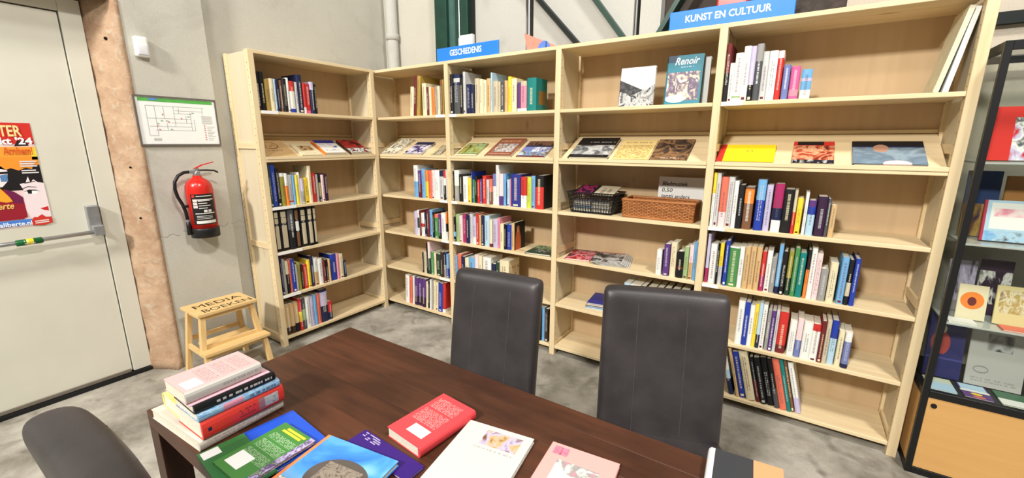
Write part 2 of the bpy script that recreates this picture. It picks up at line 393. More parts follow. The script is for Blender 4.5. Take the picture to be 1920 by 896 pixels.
struct(obj('wall_door_side', box((-0.62, -3.2, 0), (-0.561, -1.7, 2.476)), M['dark_recess']), 'dark wall core behind the door', 'wall')
struct(obj('wall_door_far', box((-0.6, -4.8, 0), (WX, -3.205, 2.476)), 'wall'), 'grey rendered wall on the hinge side of the door', 'wall')

# door with frame, panic bar and threshold
door = empty('door_1', (DX, -2.4, 0)); struct(door, 'cream steel fire door with a panic bar', 'door')
def dpart(name, lo, hi, mat, bev=0.002):
    return obj(name, box((lo[0] - DX, lo[1] + 2.4, lo[2]), (hi[0] - DX, hi[1] + 2.4, hi[2]), bev), mat, door)
dpart('door_leaf', (-0.545, -3.0, 0.035), (DX, -1.918, 2.376), 'doorpaint')
dpart('frame_post', (-0.56, -1.912, 0.03), (-0.488, -1.812, 2.46), 'doorpaint')
dpart('frame_post', (-0.56, -3.104, 0.03), (-0.488, -3.006, 2.383), 'doorpaint')
dpart('frame_head', (-0.56, -3.1, 2.384), (-0.488, -1.913, 2.46), 'doorpaint')
dpart('threshold', (-0.56, -3.1, 0.0), (-0.47, -1.815, 0.026), 'black_metal')
dpart('kick_strip', (-0.50, -3.0, 0.028), (-0.488, -1.925, 0.05), plain('kick_strip', (120, 112, 100), 0.6))
br = dpart('bar_bracket', (DX, -1.985, 1.06), (-0.452, -1.925, 1.225), M['steel'], 0.006)
bm = bmesh.new(); bx(bm, (0.048, 0.42, 1.035), (0.09, 0.475, 1.10), 0, 0.006); obj('bar_arm', bm, 'steel', door)
bm = bmesh.new(); tube(bm, [(0.075, -0.5, 1.045), (0.075, 0.0, 1.05), (0.075, 0.475, 1.06)], 0.0125, 12); obj('push_bar', bm, 'steel', door, smooth=True)
bm = bmesh.new(); bx(bm, (0.001, -0.53, 1.03), (0.048, -0.47, 1.195), 0, 0.006); obj('bar_bracket', bm, 'steel', door)
bm = bmesh.new(); bx(bm, (0.0485, -0.525, 1.015), (0.09, -0.475, 1.08), 0, 0.006); obj('bar_arm', bm, 'steel', door)
tp = printed('bar_tape', (20, 92, 46), [('rect', 0.38, 0.64, -1, 2, (226, 200, 40)), ('print', 0.3, 0.7, 0.1, 0.9, (230, 230, 220), 2, 9)], 0.3)
bm = bmesh.new(); tube(bm, [(0.075, 0.085, 1.049), (0.075, 0.09, 1.0495), (0.075, 0.19, 1.052), (0.075, 0.195, 1.0525)], 0.017, 12, radii=[.015, .0185, .0185, .015]); t_ = obj('bar_tape', bm, tp, door, smooth=True)
t_['label'] = 'green and yellow tape wrapped round the bar'

# back wall with columns, panels, pipe and bracing, all above the long bookcase
struct(obj('wall_back', box((-0.6, 0.48, 0), (0.40, 0.66, 4.2)), 'wall'), 'grey rendered wall in the corner', 'wall')
def panel(name, x0, x1, mat, label):
    return struct(obj(name, box((x0, 0.48, 0), (x1, 0.66, 4.2)), mat), label, 'wall')
panel('wall_back_panel', 0.40, 1.30, 'wall_pale', 'pale wall panel right of the green column')
panel('wall_back_panel', 1.372, 2.195, 'wall_pale', 'pale wall panel behind the diagonal braces')
panel('wall_back_panel', 2.242, 2.385, 'wall_pale', 'narrow pale wall strip left of the dark recess')
struct(obj('wall_gap', box((0.4, 0.661, 0), (3.3, 0.70, 4.2)), M['dark_recess']), 'dark joint behind the wall panels', 'wall')
struct(obj('wall_recess', box((2.385, 0.57, 0), (3.25, 0.66, 4.2)), M['dark_recess']), 'dark brown wall behind the KUNST EN CULTUUR sign', 'wall')
struct(obj('wall_right', box((3.25, 0.48, 0), (7.5, 0.66, 4.2)), M['wall_beige']), 'beige grey wall behind the glass cabinet', 'wall')
struct(obj('trim_2', box((3.93, 0.44, 2.19), (7.5, 0.479, 2.245)), M['black_steel']), 'black steel rail on the wall above the cabinet', 'trim')
pc = empty('steel_column', (0.585, 0.40, 0)); tag(pc, 'dark green steel column standing behind the GESCHIEDENIS sign', 'column')
obj('flange', box((-0.20, -0.01, 0), (-0.062, 0.07, 4.2), 0.003), 'green_steel', pc)
obj('web', box((-0.062, 0.025, 0), (0.03, 0.07, 4.2), 0.003), plain('green_steel_light', (70, 102, 96), 0.35, 0.4, vary=0.12, scale=8), pc)
obj('flange', box((0.03, 0.0, 0), (0.17, 0.07, 4.2), 0.003), 'green_steel', pc)
bm = bmesh.new(); tube(bm, [(0.085, -0.006, 0.1), (0.085, -0.006, 4.2)], 0.006, 8); obj('conduit', bm, 'steel', pc)
obj('edge_strip', box((0.17, 0.03, 0), (0.20, 0.07, 4.2)), 'black_steel', pc)
bm = bmesh.new(); tube(bm, [(-0.215, 0.42, 0), (-0.215, 0.42, 4.2)], 0.055, 16)
pp = tag(obj('drain_pipe', bm, 'wall_pale', smooth=True), 'pale grey painted drain pipe in the wall corner', 'pipe')
bm = bmesh.new(); lathe(bm, [(0.055, -0.03), (0.064, -0.028), (0.064, 0.028), (0.055, 0.03)], (-0.215, 0.42, 2.64), 20); obj('pipe_collar', bm, 'wall_pale', pp, smooth=True)
for x0, lab in ((1.33, 'thin grey conduit in the joint beside the salmon triangle'), (2.218, 'thin grey conduit in the joint right of the braces')):
    bm = bmesh.new(); tube(bm, [(x0 - .01, 0.50, 0), (x0 - .01, 0.50, 4.2)], 0.008, 8); c_ = tag(obj('conduit_pipe', bm, 'steel'), lab, 'pipe')
def brace(pa, pb, y, wdt, mat, lab, e0=0.9, e1=0.12):
    a, b = ony(pa, y), ony(pb, y); d = b - a; bm = bmesh.new()
    beam(bm, a - d * e0, b + d * e1, 0.03, wdt, (0, 1, 0)); tag(obj('diagonal_brace', bm, mat), lab, 'brace')
brace((1012, 0), (1079, 77), 0.445, 0.062, 'black_steel', 'black diagonal steel brace above the basket bay')
brace((1118, 0), (1166, 66), 0.445, 0.066, 'green_steel', 'dark green diagonal steel brace above the basket bay')
brace((1300, -40), (1240, 60), 0.40, 0.10, 'green_steel', 'dark green rising brace beside the KUNST EN CULTUUR sign', 0.6, 0.1)

# ================================================================== bookcases
H = 2.26; LV = [1.8485, 1.5177, 1.1368, 0.782, 0.4268, 0.0782]; PW = 0.0414; DEP = 0.36; TH = 0.022
def side_panel(root, x, cap_x=0, rails=True):
    """side frame between x and x+PW: front post, rear post, sheet panel, rails and peg holes (local frame: x along the case, y depth, z up)"""
    p = obj('side_panel', box((x + 0.014, 0.045, 0.02), (x + PW - 0.014, DEP - 0.04, H - 0.005)), 'sheet', root)
    obj('post', box((x, 0, 0), (x + PW, 0.05, H), 0.002, 1), 'pine_z', p)
    obj('post', box((x, DEP - 0.045, 0), (x + PW, DEP, H), 0.002, 1), 'pine_z', p)
    for z in (1.5985, 0.8353, 0.0787): obj('rail', box((x + 0.002, 0.05, z - 0.022), (x + PW - 0.002, DEP - 0.045, z + 0.022)), 'pine_y', p)
    bm = bmesh.new()
    for yy in (0.022, DEP - 0.022):
        for k in range(42):
            z = 0.12 + k * 0.05
            for xx, sgn in ((x, -1), (x + PW, 1)):
                vs = [bm.verts.new((xx + sgn * 0.0006, yy + 0.0035 * math.cos(a), z + 0.0035 * math.sin(a))) for a in [q * math.pi / 3 for q in range(6)]]
                bm.faces.new(vs)
    h = obj('peg_holes', bm, 'hole', p); h['kind'] = 'stuff'
    return p
def bay(root, x0, x1, labels):
    obj('top_board', box((x0, 0.0, H - 0.024), (x1, DEP - 0.005, H), 0.002, 1), 'pine_x', root)
    obj('back_panel', box((x0 - 0.005, DEP - 0.012, 0.05), (x1 + 0.005, DEP - 0.006, H - 0.0245)), 'ply', root)
    for i, z in enumerate(LV):
        if i == 1:
            d = Vector((0, 0.332, 0.172)); n = Vector((0, -0.172, 0.332)).normalized(); p0 = Vector((0, 0.012, z - 0.014))
            bm = bmesh.new(); prism(bm, [Vector((x0 + 0.002, p.y, p.z)) for p in (p0, p0 + d, p0 + d - n * 0.014, p0 - n * 0.014)], X, x1 - x0 - 0.004)
            s = obj('display_shelf', bm, 'pine_x', root)
            obj('lip', box((x0 + 0.001, -0.004, z - 0.022), (x1 - 0.001, 0.014, z), 0.002, 1), 'pine_x', s)
            obj('lip', box((x0 + 0.001, -0.001, z - 0.040), (x1 - 0.001, 0.016, z - 0.0235), 0.002, 1), 'pine_x', s)
            obj('back_strip', box((x0 + 0.002, DEP - 0.028, z + 0.158), (x1 - 0.002, DEP - 0.0125, z + 0.176)), 'pine_x', s)
        else:
            s = obj('shelf', box((x0 + 0.001, 0.002, z - TH), (x1 - 0.001, DEP - 0.013, z), 0.002, 1), 'pine_x', root)
            for li, a, b_ in labels:
                if li == i: obj('shelf_label', box((a, -0.0012, z - TH + 0.001), (b_, 0.0018, z + 0.001)), 'paper', s)
row = empty('pine_bookcase', (0, 0, 0)); tag(row, 'long four-bay pine bookcase along the back wall', 'bookcase')
POST = [-0.165, 0.8221, 1.8355, 2.8465, 3.8735]
for x in POST: side_panel(row, x)
labs = [[(0, .72, .82), (2, .73, .82), (3, .735, .82), (4, .70, .82)], [(0, .866, .94), (2, .866, .93), (3, .866, .95)], [], [(0, 2.89, 3.0), (2, 2.89, 2.98), (3, 2.89, 2.98)]]
for k in range(4): bay(row, POST[k] + PW, POST[k + 1], labs[k])
# wall bookcase: local x runs towards the back wall, local y into the left wall
LUW = 1.0797
lu = empty('pine_bookcase', (0, -1.1003, 0), math.pi / 2); tag(lu, 'single-bay pine bookcase against the wall beside the step stool', 'bookcase')
side_panel(lu, 0.0); side_panel(lu, LUW - PW)
bay(lu, PW, LUW - PW, [(0, PW + .01, PW + .13), (2, PW + .002, PW + .19), (3, PW + .002, PW + .2), (4, PW + .002, PW + .15)])

# ================================================================== books
def book_mesh(t, d, h, mat, round_spine=True):
    """spine at y=0, thickness along x, depth along y, height along z; returns (cover mesh, page block mesh)"""
    c = min(0.0025, t * 0.18); r = min(t * 0.28, 0.008) if round_spine else 0.0006
    out = [(0, d), (0, r), (t * 0.12, r * 0.35), (t * 0.32, 0.0004), (t * 0.5, 0), (t * 0.68, 0.0004), (t * 0.88, r * 0.35), (t, r), (t, d)]
    inn = [(t - c, d), (t - c, r + c), (c, r + c), (c, d)]
    bm = bmesh.new(); prism(bm, [Vector((x, y, 0)) for x, y in out + inn], Z, h)
    bmesh.ops.recalc_face_normals(bm, faces=bm.faces[:])
    me = bpy.data.meshes.new('book'); bm.to_mesh(me); bm.free(); me.materials.append(mat)
    bm = bmesh.new(); bx(bm, (c, r + c * 0.5, 0.002), (t - c, d - 0.003, h - 0.003))
    bmesh.ops.recalc_face_normals(bm, faces=bm.faces[:])
    mp = bpy.data.meshes.new('page_block'); bm.to_mesh(mp); bm.free(); mp.materials.append(M['pages'])
    return me, mp
def add_book(mtx, t, d, h, mat, label, group=None, name='book', cat='book', round_spine=True):
    me, mp = book_mesh(t, d, h, mat, round_spine)
    o = bpy.data.objects.new(name, me); COL.objects.link(o); o.matrix_world = mtx
    p = bpy.data.objects.new('page_block', mp); COL.objects.link(p); p.parent = o
    tag(o, label, cat, group)
    return o
LIGHT = {'white', 'cream', 'lightgrey', 'paleblue', 'yellow', 'lime', 'tan', 'beige', 'lavender', 'palepink', 'palegreen', 'orange', 'pink', 'gold', 'salmon', 'lightblue', 'olive'}
ENC = [('srect', .07, .62, .2, .82, 'beige'), ('srect', .68, .80, .2, .82, 'beige'), ('srect', .815, .95, .2, .82, 'beige')]
COVER = {'black^': ENC, 'black|.98|black^': [('srect', .05, .40, .2, .8, 'brown'), ('srect', .44, .68, .15, .85, 'white'), ('srect', .72, .95, .2, .8, 'brown')],
         'tan^': [('rect', .04, 1.1, -.1, 1.1, 'black'), ('ell', .12, .62, -.3, .78, (196, 92, 48)), ('ell', .25, .5, .62, .88, (206, 130, 84))], 'teal^': [('rect', .28, .88, .2, .62, (142, 104, 44))],
         'cream^': [('noise', .08, 1.1, .05, .8, ('cream', 'beige', 'tan', 'cream', 'brown'), 5.0), ('ell', .3, .55, .05, .25, 'salmon')], 'red|.66|black^': [('rect', .1, 1.1, -.1, 1.1, 'black')]}
def spine_mat(spec):
    cov = COVER.get(spec, []); spec = spec.rstrip('^')
    parts = spec.split('|'); ops = []
    base = parts[0]
    for i in range(1, len(parts), 2): ops.append(('srect', float(parts[i]), 1.01, -1, 2, parts[i + 1]))
    k = random.choice((0, 1, 2, 3))
    ink = ('darkgrey' if k < 2 else 'maroon') if base in LIGHT else random.choice(('white', 'cream', 'lightgrey'))
    lo = random.choice((0.12, 0.2, 0.3)); hi = random.choice((0.7, 0.82, 0.9))
    ops.append(('sprint', lo, hi, 0.26, 0.74, ink, random.choice((1, 1, 2)), random.choice((44, 56, 70))))
    if k == 3: ops.append(('srect', 0.03, 0.08, 0.25, 0.75, ink))
    return printed('book_cover', base, ops + cov, random.choice((0.35, 0.5, 0.6)))
ORD = ['first', 'second', 'third', 'fourth', 'fifth', 'sixth', 'seventh', 'eighth', 'ninth', 'tenth', 'eleventh', 'twelfth', 'thirteenth', 'fourteenth', 'fifteenth', 'sixteenth', 'seventeenth', 'eighteenth', 'nineteenth', 'twentieth', 'twenty-first', 'twenty-second', 'twenty-third', 'twenty-fourth', 'twenty-fifth', 'twenty-sixth', 'twenty-seventh', 'twenty-eighth']
SHELF = ['top', 'second', 'third', 'fourth', 'fifth', 'bottom']
UNIT = ['wall bookcase', 'corner bay', 'GESCHIEDENIS bay', 'basket bay', 'cabinet-side bay']
def phrase(spec, t, h):
    if spec == 'black^': return 'thick black binder with beige bands'
    if spec == 'black|.98|black^': return 'black binder with white spine label'
    spec = spec.rstrip('^')
    parts = spec.split('|'); edges = [0.0] + [float(v) for v in parts[1::2]] + [1.0]; cols = parts[0::2]
    sp = sorted(range(len(cols)), key=lambda i: edges[i] - edges[i + 1]); main = cols[sp[0]]
    size = 'thick' if t > 0.045 else 'slim' if t < 0.02 else 'tall' if h > 0.26 else 'short' if h < 0.19 else 'medium'
    s = size + ' ' + word(main) + ' book'
    if len(cols) > 1:
        k = sp[1]
        if cols[k] != main: s += ' with ' + word(cols[k]) + (' top' if k > sp[0] else ' base')
    return s
def shelf_books(unit, lev, data, lean=0.0, inset=0.022, count0=0):
    z = LV[lev]; ceil = (H if lev == 0 else LV[lev - 1] - (0.045 if lev == 2 else TH)) - (0.03 if lev == 0 else 0.004)
    side = unit == 0; prev = -9.0
    grp_ = 'books on the %s shelf of the %s' % (SHELF[lev], UNIT[unit])
    anchor = 'stool-side upright' if side else 'corner-side upright'
    for i, e in enumerate(data):
        xl, xr, yt, spec = e[:4]; ln = math.radians(e[4] if len(e) > 4 else lean); ins = inset + random.uniform(-0.006, 0.006)
        def base(px):
            lo, hi = (-1.2, 0.1) if side else (-0.3, 4.0)
            for _ in range(40):
                m_ = (lo + hi) / 2
                P = Vector((-ins, m_, z)) if side else Vector((m_, ins, z))
                if proj(P)[0] < px: lo = m_
                else: hi = m_
            return lo
        a, b = base(xl), base(xr)
        lo_, hi_ = (-1.1003 + PW + .001, -0.0206 - PW - .001) if side else (POST[unit - 1] + PW + .001, POST[unit] - .001)
        a = max(a, prev, lo_); b = min(max(b, a + 0.007), hi_)
        if side: hgt = z_at(-ins, (a + b) / 2, yt) - z
        else: hgt = z_at((a + b) / 2 + (0.5 * math.sin(ln) * 0.25 if ln else 0), ins, yt) - z
        hgt = max(0.12, min(hgt / math.cos(ln), (ceil - z) / math.cos(ln)))
        t = (b - a) * math.cos(ln) - 0.0006
        d = min(0.25, max(0.115, hgt * random.uniform(0.64, 0.76)))
        lift = t * math.sin(ln) if ln > 0 else 0.0
        prev = b
        rot = Matrix.Rotation(math.pi / 2, 4, 'Z') if side else Matrix.Identity(4)
        loc = Vector((-ins, a, z + lift + 0.0003)) if side else Vector((a, ins, z + lift + 0.0003))
        mtx = Matrix.Translation(loc) @ rot @ Matrix.Rotation(ln, 4, 'Y')
        lab = '%s, %s from %s, %s shelf, %s' % (phrase(spec, t, hgt), ORD[i + count0], anchor, SHELF[lev], UNIT[unit])
        add_book(mtx, t, d, hgt, spine_mat(spec), lab, grp_)

shelf_books(0, 0, [(484.5, 493, 134, 'black'), (493, 502, 134.5, 'black'), (502, 510, 148.5, 'gold'), (510, 519, 147, 'cream'), (519, 522.5, 148, 'paleblue'), (522.5, 529, 148.5, 'navy'),
    (529, 534, 150, 'brown'), (534, 542.5, 147, 'black'), (542.5, 547, 145.7, 'white'), (547, 557, 152, 'blue|.12|white|.68|red'), (557.6, 562.6, 154, 'lightgrey'), (562.6, 572, 140, 'navy'),
    (572.7, 577, 155.7, 'palepink|.2|red'), (577, 585, 157, 'hotpink|.1|red'), (586, 593, 153.5, 'navy|.75|lavender'), (593, 597, 158, 'black')])
shelf_books(0, 2, [(509.5, 515, 309, 'darkgreen'), (515, 523.5, 309, 'blue'), (523.5, 530, 316.7, 'black'), (531, 539, 325, 'olive|.9|white'), (539, 545, 325, 'orange|.62|white'), (545, 553, 328, 'paleblue|.1|red|.14|lightgrey'),
    (553, 558, 328, 'lightblue'), (558, 563.7, 328, 'yellow'), (563.7, 567, 323, 'white'), (567, 574, 334.6, 'grey|.5|lavender'), (574, 581.5, 333.5, 'yellow'), (581.5, 589, 311, 'cream'),
    (589, 596, 324, 'red'), (596, 600.5, 327, 'grey'), (600.5, 605.5, 327, 'black|.2|olive|.7|black'), (605.5, 611.6, 328, 'palepink'), (611.6, 617.8, 326, 'darkpurple')])
shelf_books(0, 3, [(520, 530.7, 394.5, 'black^'), (531, 546, 393, 'black^'), (546, 558, 393, 'black|.5|darkgrey'), (558, 567, 391, 'black|.98|black^'),
    (568, 580, 390, 'black^'), (580, 591.5, 388, 'black^'), (591.5, 598, 387, 'black^')])
shelf_books(0, 4, [(531.7, 535.6, 481, 'navy'), (535.6, 541, 486, 'grey'), (541, 547, 490, 'black|.6|cream'), (547, 551, 487, 'salmon'), (551, 558.5, 486, 'blue'), (558.5, 562.4, 495.7, 'grey'), (562.4, 568, 492, 'olive'),
    (568, 573, 495.7, 'darkbrown'), (573, 580, 496, 'red'), (580, 586.4, 487, 'yellow'), (586.4, 592, 480, 'navy'), (592, 600, 484, 'tan|.5|white'), (600, 608.7, 485, 'white'), (608.7, 613.8, 489, 'maroon'),
    (613.8, 618, 487, 'black'), (618, 622.7, 485.7, 'tan'), (623.8, 634, 476.7, 'blue'), (634, 639, 476.7, 'pink'), (639, 646.7, 476.7, 'cream'), (646.7, 651.7, 488, 'navy')])
shelf_books(0, 5, [(540, 549.5, 572, 'darkbrown|.25|tan'), (549.5, 557, 570, 'darkbrown|.25|tan'), (557, 565, 567, 'black|.3|tan'), (565, 571, 560.7, 'red|.28|yellow|.6|red'), (571, 577.7, 559.5, 'darkgrey|.3|palegreen|.65|darkgrey'),
    (577.7, 586, 557, 'white'), (586, 592.5, 556, 'lavender'), (592.5, 598.6, 553, 'lightblue'), (598.6, 604.8, 551.5, 'salmon'), (605, 618, 543, 'navy|.5|lavender|.93|navy'), (618, 625.6, 565, 'navy|.4|red')])
shelf_books(1, 0, [(768, 774.5, 163, 'cream', 5), (774.5, 780, 142, 'maroon', 5), (780, 786, 142.5, 'gold', 5), (792, 799.7, 156, 'cream'), (800, 804.7, 163, 'maroon'), (804.7, 808.7, 163, 'cream'), (808.7, 816, 163.6, 'orange'),
    (816, 820, 162, 'grey'), (820, 825, 161.6, 'cream'), (826, 830, 150, 'brown'), (830, 833, 149, 'gold')])
shelf_books(2, 0, [(843, 850, 139, 'black'), (850, 862, 139, 'darkgrey|.72|navy|.8|lightgrey|.9|navy'), (862, 868.5, 147, 'black'), (868.5, 873, 134.5, 'lightgrey'), (873, 882.4, 158, 'navy'), (882.4, 889, 159, 'navy'), (890, 898, 147, 'beige'),
    (898, 905, 148.5, 'cream'), (905, 912, 150, 'cream'), (912, 920, 147, 'tan'), (920, 923, 136, 'paleblue'), (923, 933, 152, 'beige'), (933, 938, 153.5, 'beige'), (938, 945, 153.5, 'darkgrey'), (945, 951, 151, 'tan'),
    (951, 957.8, 143.5, 'yellow'), (957.8, 968, 147, 'cream'), (969, 975, 154.6, 'white|.1|purple'), (975, 986, 152, 'white|.1|pink|.85|beige'), (987, 1004, 145.7, 'teal^')])
shelf_books(1, 2, [(776.6, 784, 310, 'lightblue|.5|white'), (784, 791, 320, 'maroon|.5|purple'), (791, 797.7, 316.6, 'lightblue'), (797.7, 803, 319, 'yellow|.6|orange'), (803, 810, 320, 'salmon'), (810, 815, 319, 'palepink'), (815, 824, 319, 'white'),
    (824, 832, 320, 'lightgrey|.8|navy'), (832, 836, 320, 'black|.5|white|.75|red'), (836, 839, 318, 'white')])
shelf_books(2, 2, [(848.4, 851.7, 321, 'black'), (851.7, 860.6, 319, 'grey|.5|white'), (860.6, 868, 326.8, 'black'), (868, 877, 331, 'white'), (877, 883, 333.5, 'yellow'), (883, 886, 322, 'blue'), (886, 890, 336.8, 'green'), (890, 894.7, 331, 'black'),
    (894.7, 899, 337, 'red'), (899, 903.6, 335.7, 'purple'), (903.6, 911.4, 329.6, 'red'), (911.4, 917, 336.8, 'lightgrey'), (917, 922.6, 335.7, 'brown|.5|salmon'), (922.6, 929, 326, 'white|.6|periwinkle'), (929, 935, 309.5, 'white'), (935, 942.7, 325.7, 'purple|.3|palepink'),
    (942.7, 948, 325.7, 'lightblue'), (950, 955, 336.8, 'paleblue'), (955, 957.7, 335, 'pink'), (957.7, 975, 326.8, 'indigo'), (975.6, 986, 332, 'white|.4|red'), (986, 995, 332, 'lime'), (995, 1002.4, 330, 'lightblue'), (1002.4, 1017.5, 329, 'red|.66|black^')])
shelf_books(1, 3, [(777.5, 783, 396, 'lavender'), (783, 787, 394, 'white|.3|darkgreen|.7|white'), (787, 790, 395, 'maroon'), (790, 796, 399.6, 'white|.4|red|.55|white'), (796, 800.7, 398, 'navy'), (800.7, 805, 395, 'maroon'), (805, 811.4, 393, 'lightblue'), (811.4, 815, 398, 'black'),
    (815, 822, 402, 'green|.86|salmon'), (822, 827.5, 402, 'black|.25|purple'), (827.5, 835.5, 399.6, 'white'), (835.5, 839.5, 398.7, 'white|.3|black|.6|orange')])
shelf_books(2, 3, [(850, 854.5, 406.7, 'black|.2|lightblue|.4|black'), (855, 861, 402, 'palegreen'), (861, 867, 404.5, 'palepink'), (867, 874, 401, 'magenta'), (874, 880, 403, 'navy'), (880, 886, 401, 'lightgrey'), (886, 892.5, 406.7, 'white|.25|lavender'), (892.5, 898, 400.6, 'red'),
    (898, 902, 403, 'tan'), (902, 907.5, 404.5, 'navy'), (908, 917, 404.5, 'paleblue'), (917, 923, 412, 'maroon|.12|cream'), (923.7, 932.6, 411, 'lavender'), (932.6, 937, 409, 'pink'), (937, 943.8, 420, 'cream'), (943.8, 948.8, 421, 'black'),
    (948.8, 958, 421, 'blue'), (958, 964, 418, 'tan^')])
shelf_books(1, 4, [(792.6, 794.8, 473.4, 'black'), (794.8, 799.7, 471, 'beige'), (799.7, 803, 456, 'black'), (803, 807, 454, 'darkgreen|.5|palepink'), (807, 814, 473, 'green'), (814, 818, 474.5, 'cream'), (818, 826, 476.7, 'darkgreen'), (826, 831.4, 473, 'darkbrown'),
    (831.4, 836.5, 473, 'grey|.5|navy'), (836.5, 842, 476.7, 'blue|.4|lightblue')])
shelf_books(2, 4, [(851.5, 858, 479, 'lightblue'), (858, 865, 476.7, 'salmon'), (865, 871, 481, 'navy'), (871, 879, 484, 'cream'), (879, 890, 483, 'lightblue'), (890, 897, 478, 'purple|.5|palepink'), (897, 903.6, 480, 'cream'), (905, 920, 483, 'white'),
    (921, 929, 495, 'navy'), (929, 936, 492, 'darkgreen'), (936, 953, 489, 'cream^')])
shelf_books(1, 5, [(760, 767, 515.6, 'white'), (768, 772.6, 519, 'salmon'), (773.6, 777, 517, 'white'), (777, 784, 521, 'darkpurple|.35|purple'), (784, 790.6, 522, 'darkpurple|.35|purple'), (790.6, 798, 523.6, 'darkpurple|.35|purple'), (798, 802, 528, 'cream'),
    (802, 805.5, 527, 'black'), (805.5, 808.6, 524, 'white'), (808.6, 812, 526, 'grey'), (812, 816, 526, 'cream'), (816, 821, 529, 'cream'), (821, 829, 531.5, 'blue'), (829, 834.5, 530.5, 'white|.12|red')], lean=3.0)
shelf_books(2, 5, [(1009, 1014, 577, 'black'), (1014, 1020, 577, 'lightblue'), (1020, 1027, 580, 'darkbrown')])
shelf_books(3, 3, [(1228, 1238, 469, 'white'), (1241, 1252, 458, 'purple'), (1253.5, 1264.6, 455.7, 'cream'), (1266, 1278, 472, 'black|.35|maroon|.42|black'), (1278.6, 1287.5, 463.5, 'palegreen'), (1288, 1296, 460, 'tan|.5|palepink'), (1296, 1303, 454.5, 'lightblue')])
shelf_books(3, 4, [(1166, 1177, 531, 'paleblue'), (1177, 1196, 535, 'white'), (1196, 1206, 537, 'black'), (1208, 1222, 541, 'cream'), (1224, 1236, 542, 'darkgrey'), (1238, 1250, 543, 'darkbrown'), (1252, 1266, 545, 'black'), (1268, 1284, 546, 'darkgrey')])
shelf_books(4, 0, [(1353, 1362, 81.6, 'black|.5|maroon'), (1362, 1370.5, 118, 'white'), (1370.5, 1385, 99, 'white|.08|palegreen|.12|white'), (1385, 1398, 86, 'white'), (1398, 1408, 86, 'black|.3|lavender'), (1408, 1421, 81.6, 'darkgrey|.7|grey'), (1421, 1433, 96, 'lightgrey'),
    (1433, 1449, 94.7, 'white'), (1449, 1460.5, 94.7, 'red|.85|palepink'), (1462, 1475, 121, 'periwinkle'), (1476.4, 1494, 124, 'hotpink|.1|pink|.3|hotpink'), (1497, 1517, 129.5, 'white|.3|lightblue|.6|lavender|.7|lightblue')])
shelf_books(4, 2, [(1329.5, 1335, 323.7, 'white|.62|yellow'), (1335, 1343, 324.4, 'lightgrey'), (1344, 1357, 331.7, 'palepink|.3|salmon'), (1357, 1368.5, 331.7, 'lightgrey'), (1368.5, 1376.5, 339, 'white'), (1377, 1388, 347, 'black'), (1389, 1406, 351, 'brown|.62|orange|.95|brown'),
    (1410.6, 1426.6, 336.8, 'blue|.6|lightblue'), (1428, 1439.7, 347, 'lavender'), (1442.7, 1460, 344.7, 'white|.25|navy|.5|magenta'), (1461, 1480, 355.5, 'black'), (1480, 1486, 357, 'red|.5|beige'), (1487, 1497.6, 371.5, 'yellow'), (1501, 1507, 361, 'white'),
    (1508, 1522, 376, 'paleblue|.6|blue|.82|purple'), (1524, 1543, 369, 'darkpurple'), (1543, 1549, 373, 'darkgrey'), (1550, 1560.6, 385, 'tan')])
shelf_books(4, 3, [(1319.5, 1325, 438.7, 'magenta|.3|lavender'), (1326, 1339, 457.6, 'white'), (1339, 1343, 456, 'black'), (1343, 1350.5, 456, 'lightgrey|.45|yellow'), (1352.7, 1360, 451.8, 'blue'), (1360.7, 1379, 463, 'green|.97|white'), (1379.5, 1389, 463, 'white'),
    (1389, 1399, 463, 'tan'), (1399, 1410, 463, 'tan'), (1410, 1420, 464, 'tan'), (1421, 1429, 472, 'magenta|.4|red'), (1430, 1440, 470.6, 'white'), (1440, 1449, 483.7, 'grey'), (1450, 1458, 459, 'navy|.15|lightblue'), (1458.6, 1467, 472, 'black'),
    (1469, 1478, 471.8, 'darkgreen|.4|olive'), (1479, 1488, 466, 'green'), (1488.5, 1501, 474.7, 'teal'), (1503, 1509, 469, 'orange|.6|black'), (1509.5, 1519.7, 466, 'white'), (1520, 1530.6, 476, 'palepink'), (1531, 1545, 505, 'grey'), (1546.5, 1561, 493.5, 'cream'),
    (1566, 1579, 483, 'lightblue'), (1580, 1588.6, 487.7, 'black|.2|beige|.5|black'), (1590, 1600, 486, 'blue')])
shelf_books(4, 4, [(1376, 1388, 564.7, 'white'), (1388, 1398, 567.6, 'blue'), (1398, 1407, 573, 'white'), (1407, 1414, 570.5, 'yellow'), (1414, 1421, 568, 'navy|.3|paleblue'), (1421, 1429.6, 572, 'white'), (1431, 1437.6, 582, 'grey'), (1437.6, 1446, 583.5, 'purple'),
    (1446, 1452, 582, 'lightgrey'), (1452, 1469, 586, 'maroon|.2|red'), (1473, 1486, 602, 'white'), (1486.7, 1497.6, 599, 'periwinkle|.45|palepink'), (1498, 1515, 605, 'white'), (1515, 1529.5, 609, 'white|.82|red'), (1530, 1539, 603, 'maroon'), (1539, 1547.6, 602, 'beige'),
    (1548, 1561, 602, 'paleblue|.6|blue'), (1563, 1574, 621, 'cream'), (1575, 1588, 625, 'navy|.12|periwinkle|.75|white')])
shelf_books(4, 5, [(1366, 1375, 659, 'navy|.35|paleblue|.55|white', -14), (1380, 1386, 657, 'tan', -14), (1386, 1399, 665, 'blue', -14), (1399, 1416, 665, 'cream', -14), (1418, 1425.6, 674, 'maroon|.5|black', -14), (1426, 1438, 676, 'black', -14), (1438, 1452, 676, 'black', -14), (1452, 1461.5, 678, 'darkgrey|.4|black', -14),
    (1461.5, 1475.6, 680, 'salmon', -14), (1475.6, 1483.4, 679.7, 'teal', -14), (1483.4, 1489.7, 683, 'brown', -14), (1491, 1502, 686, 'lavender|.3|white', -14)])

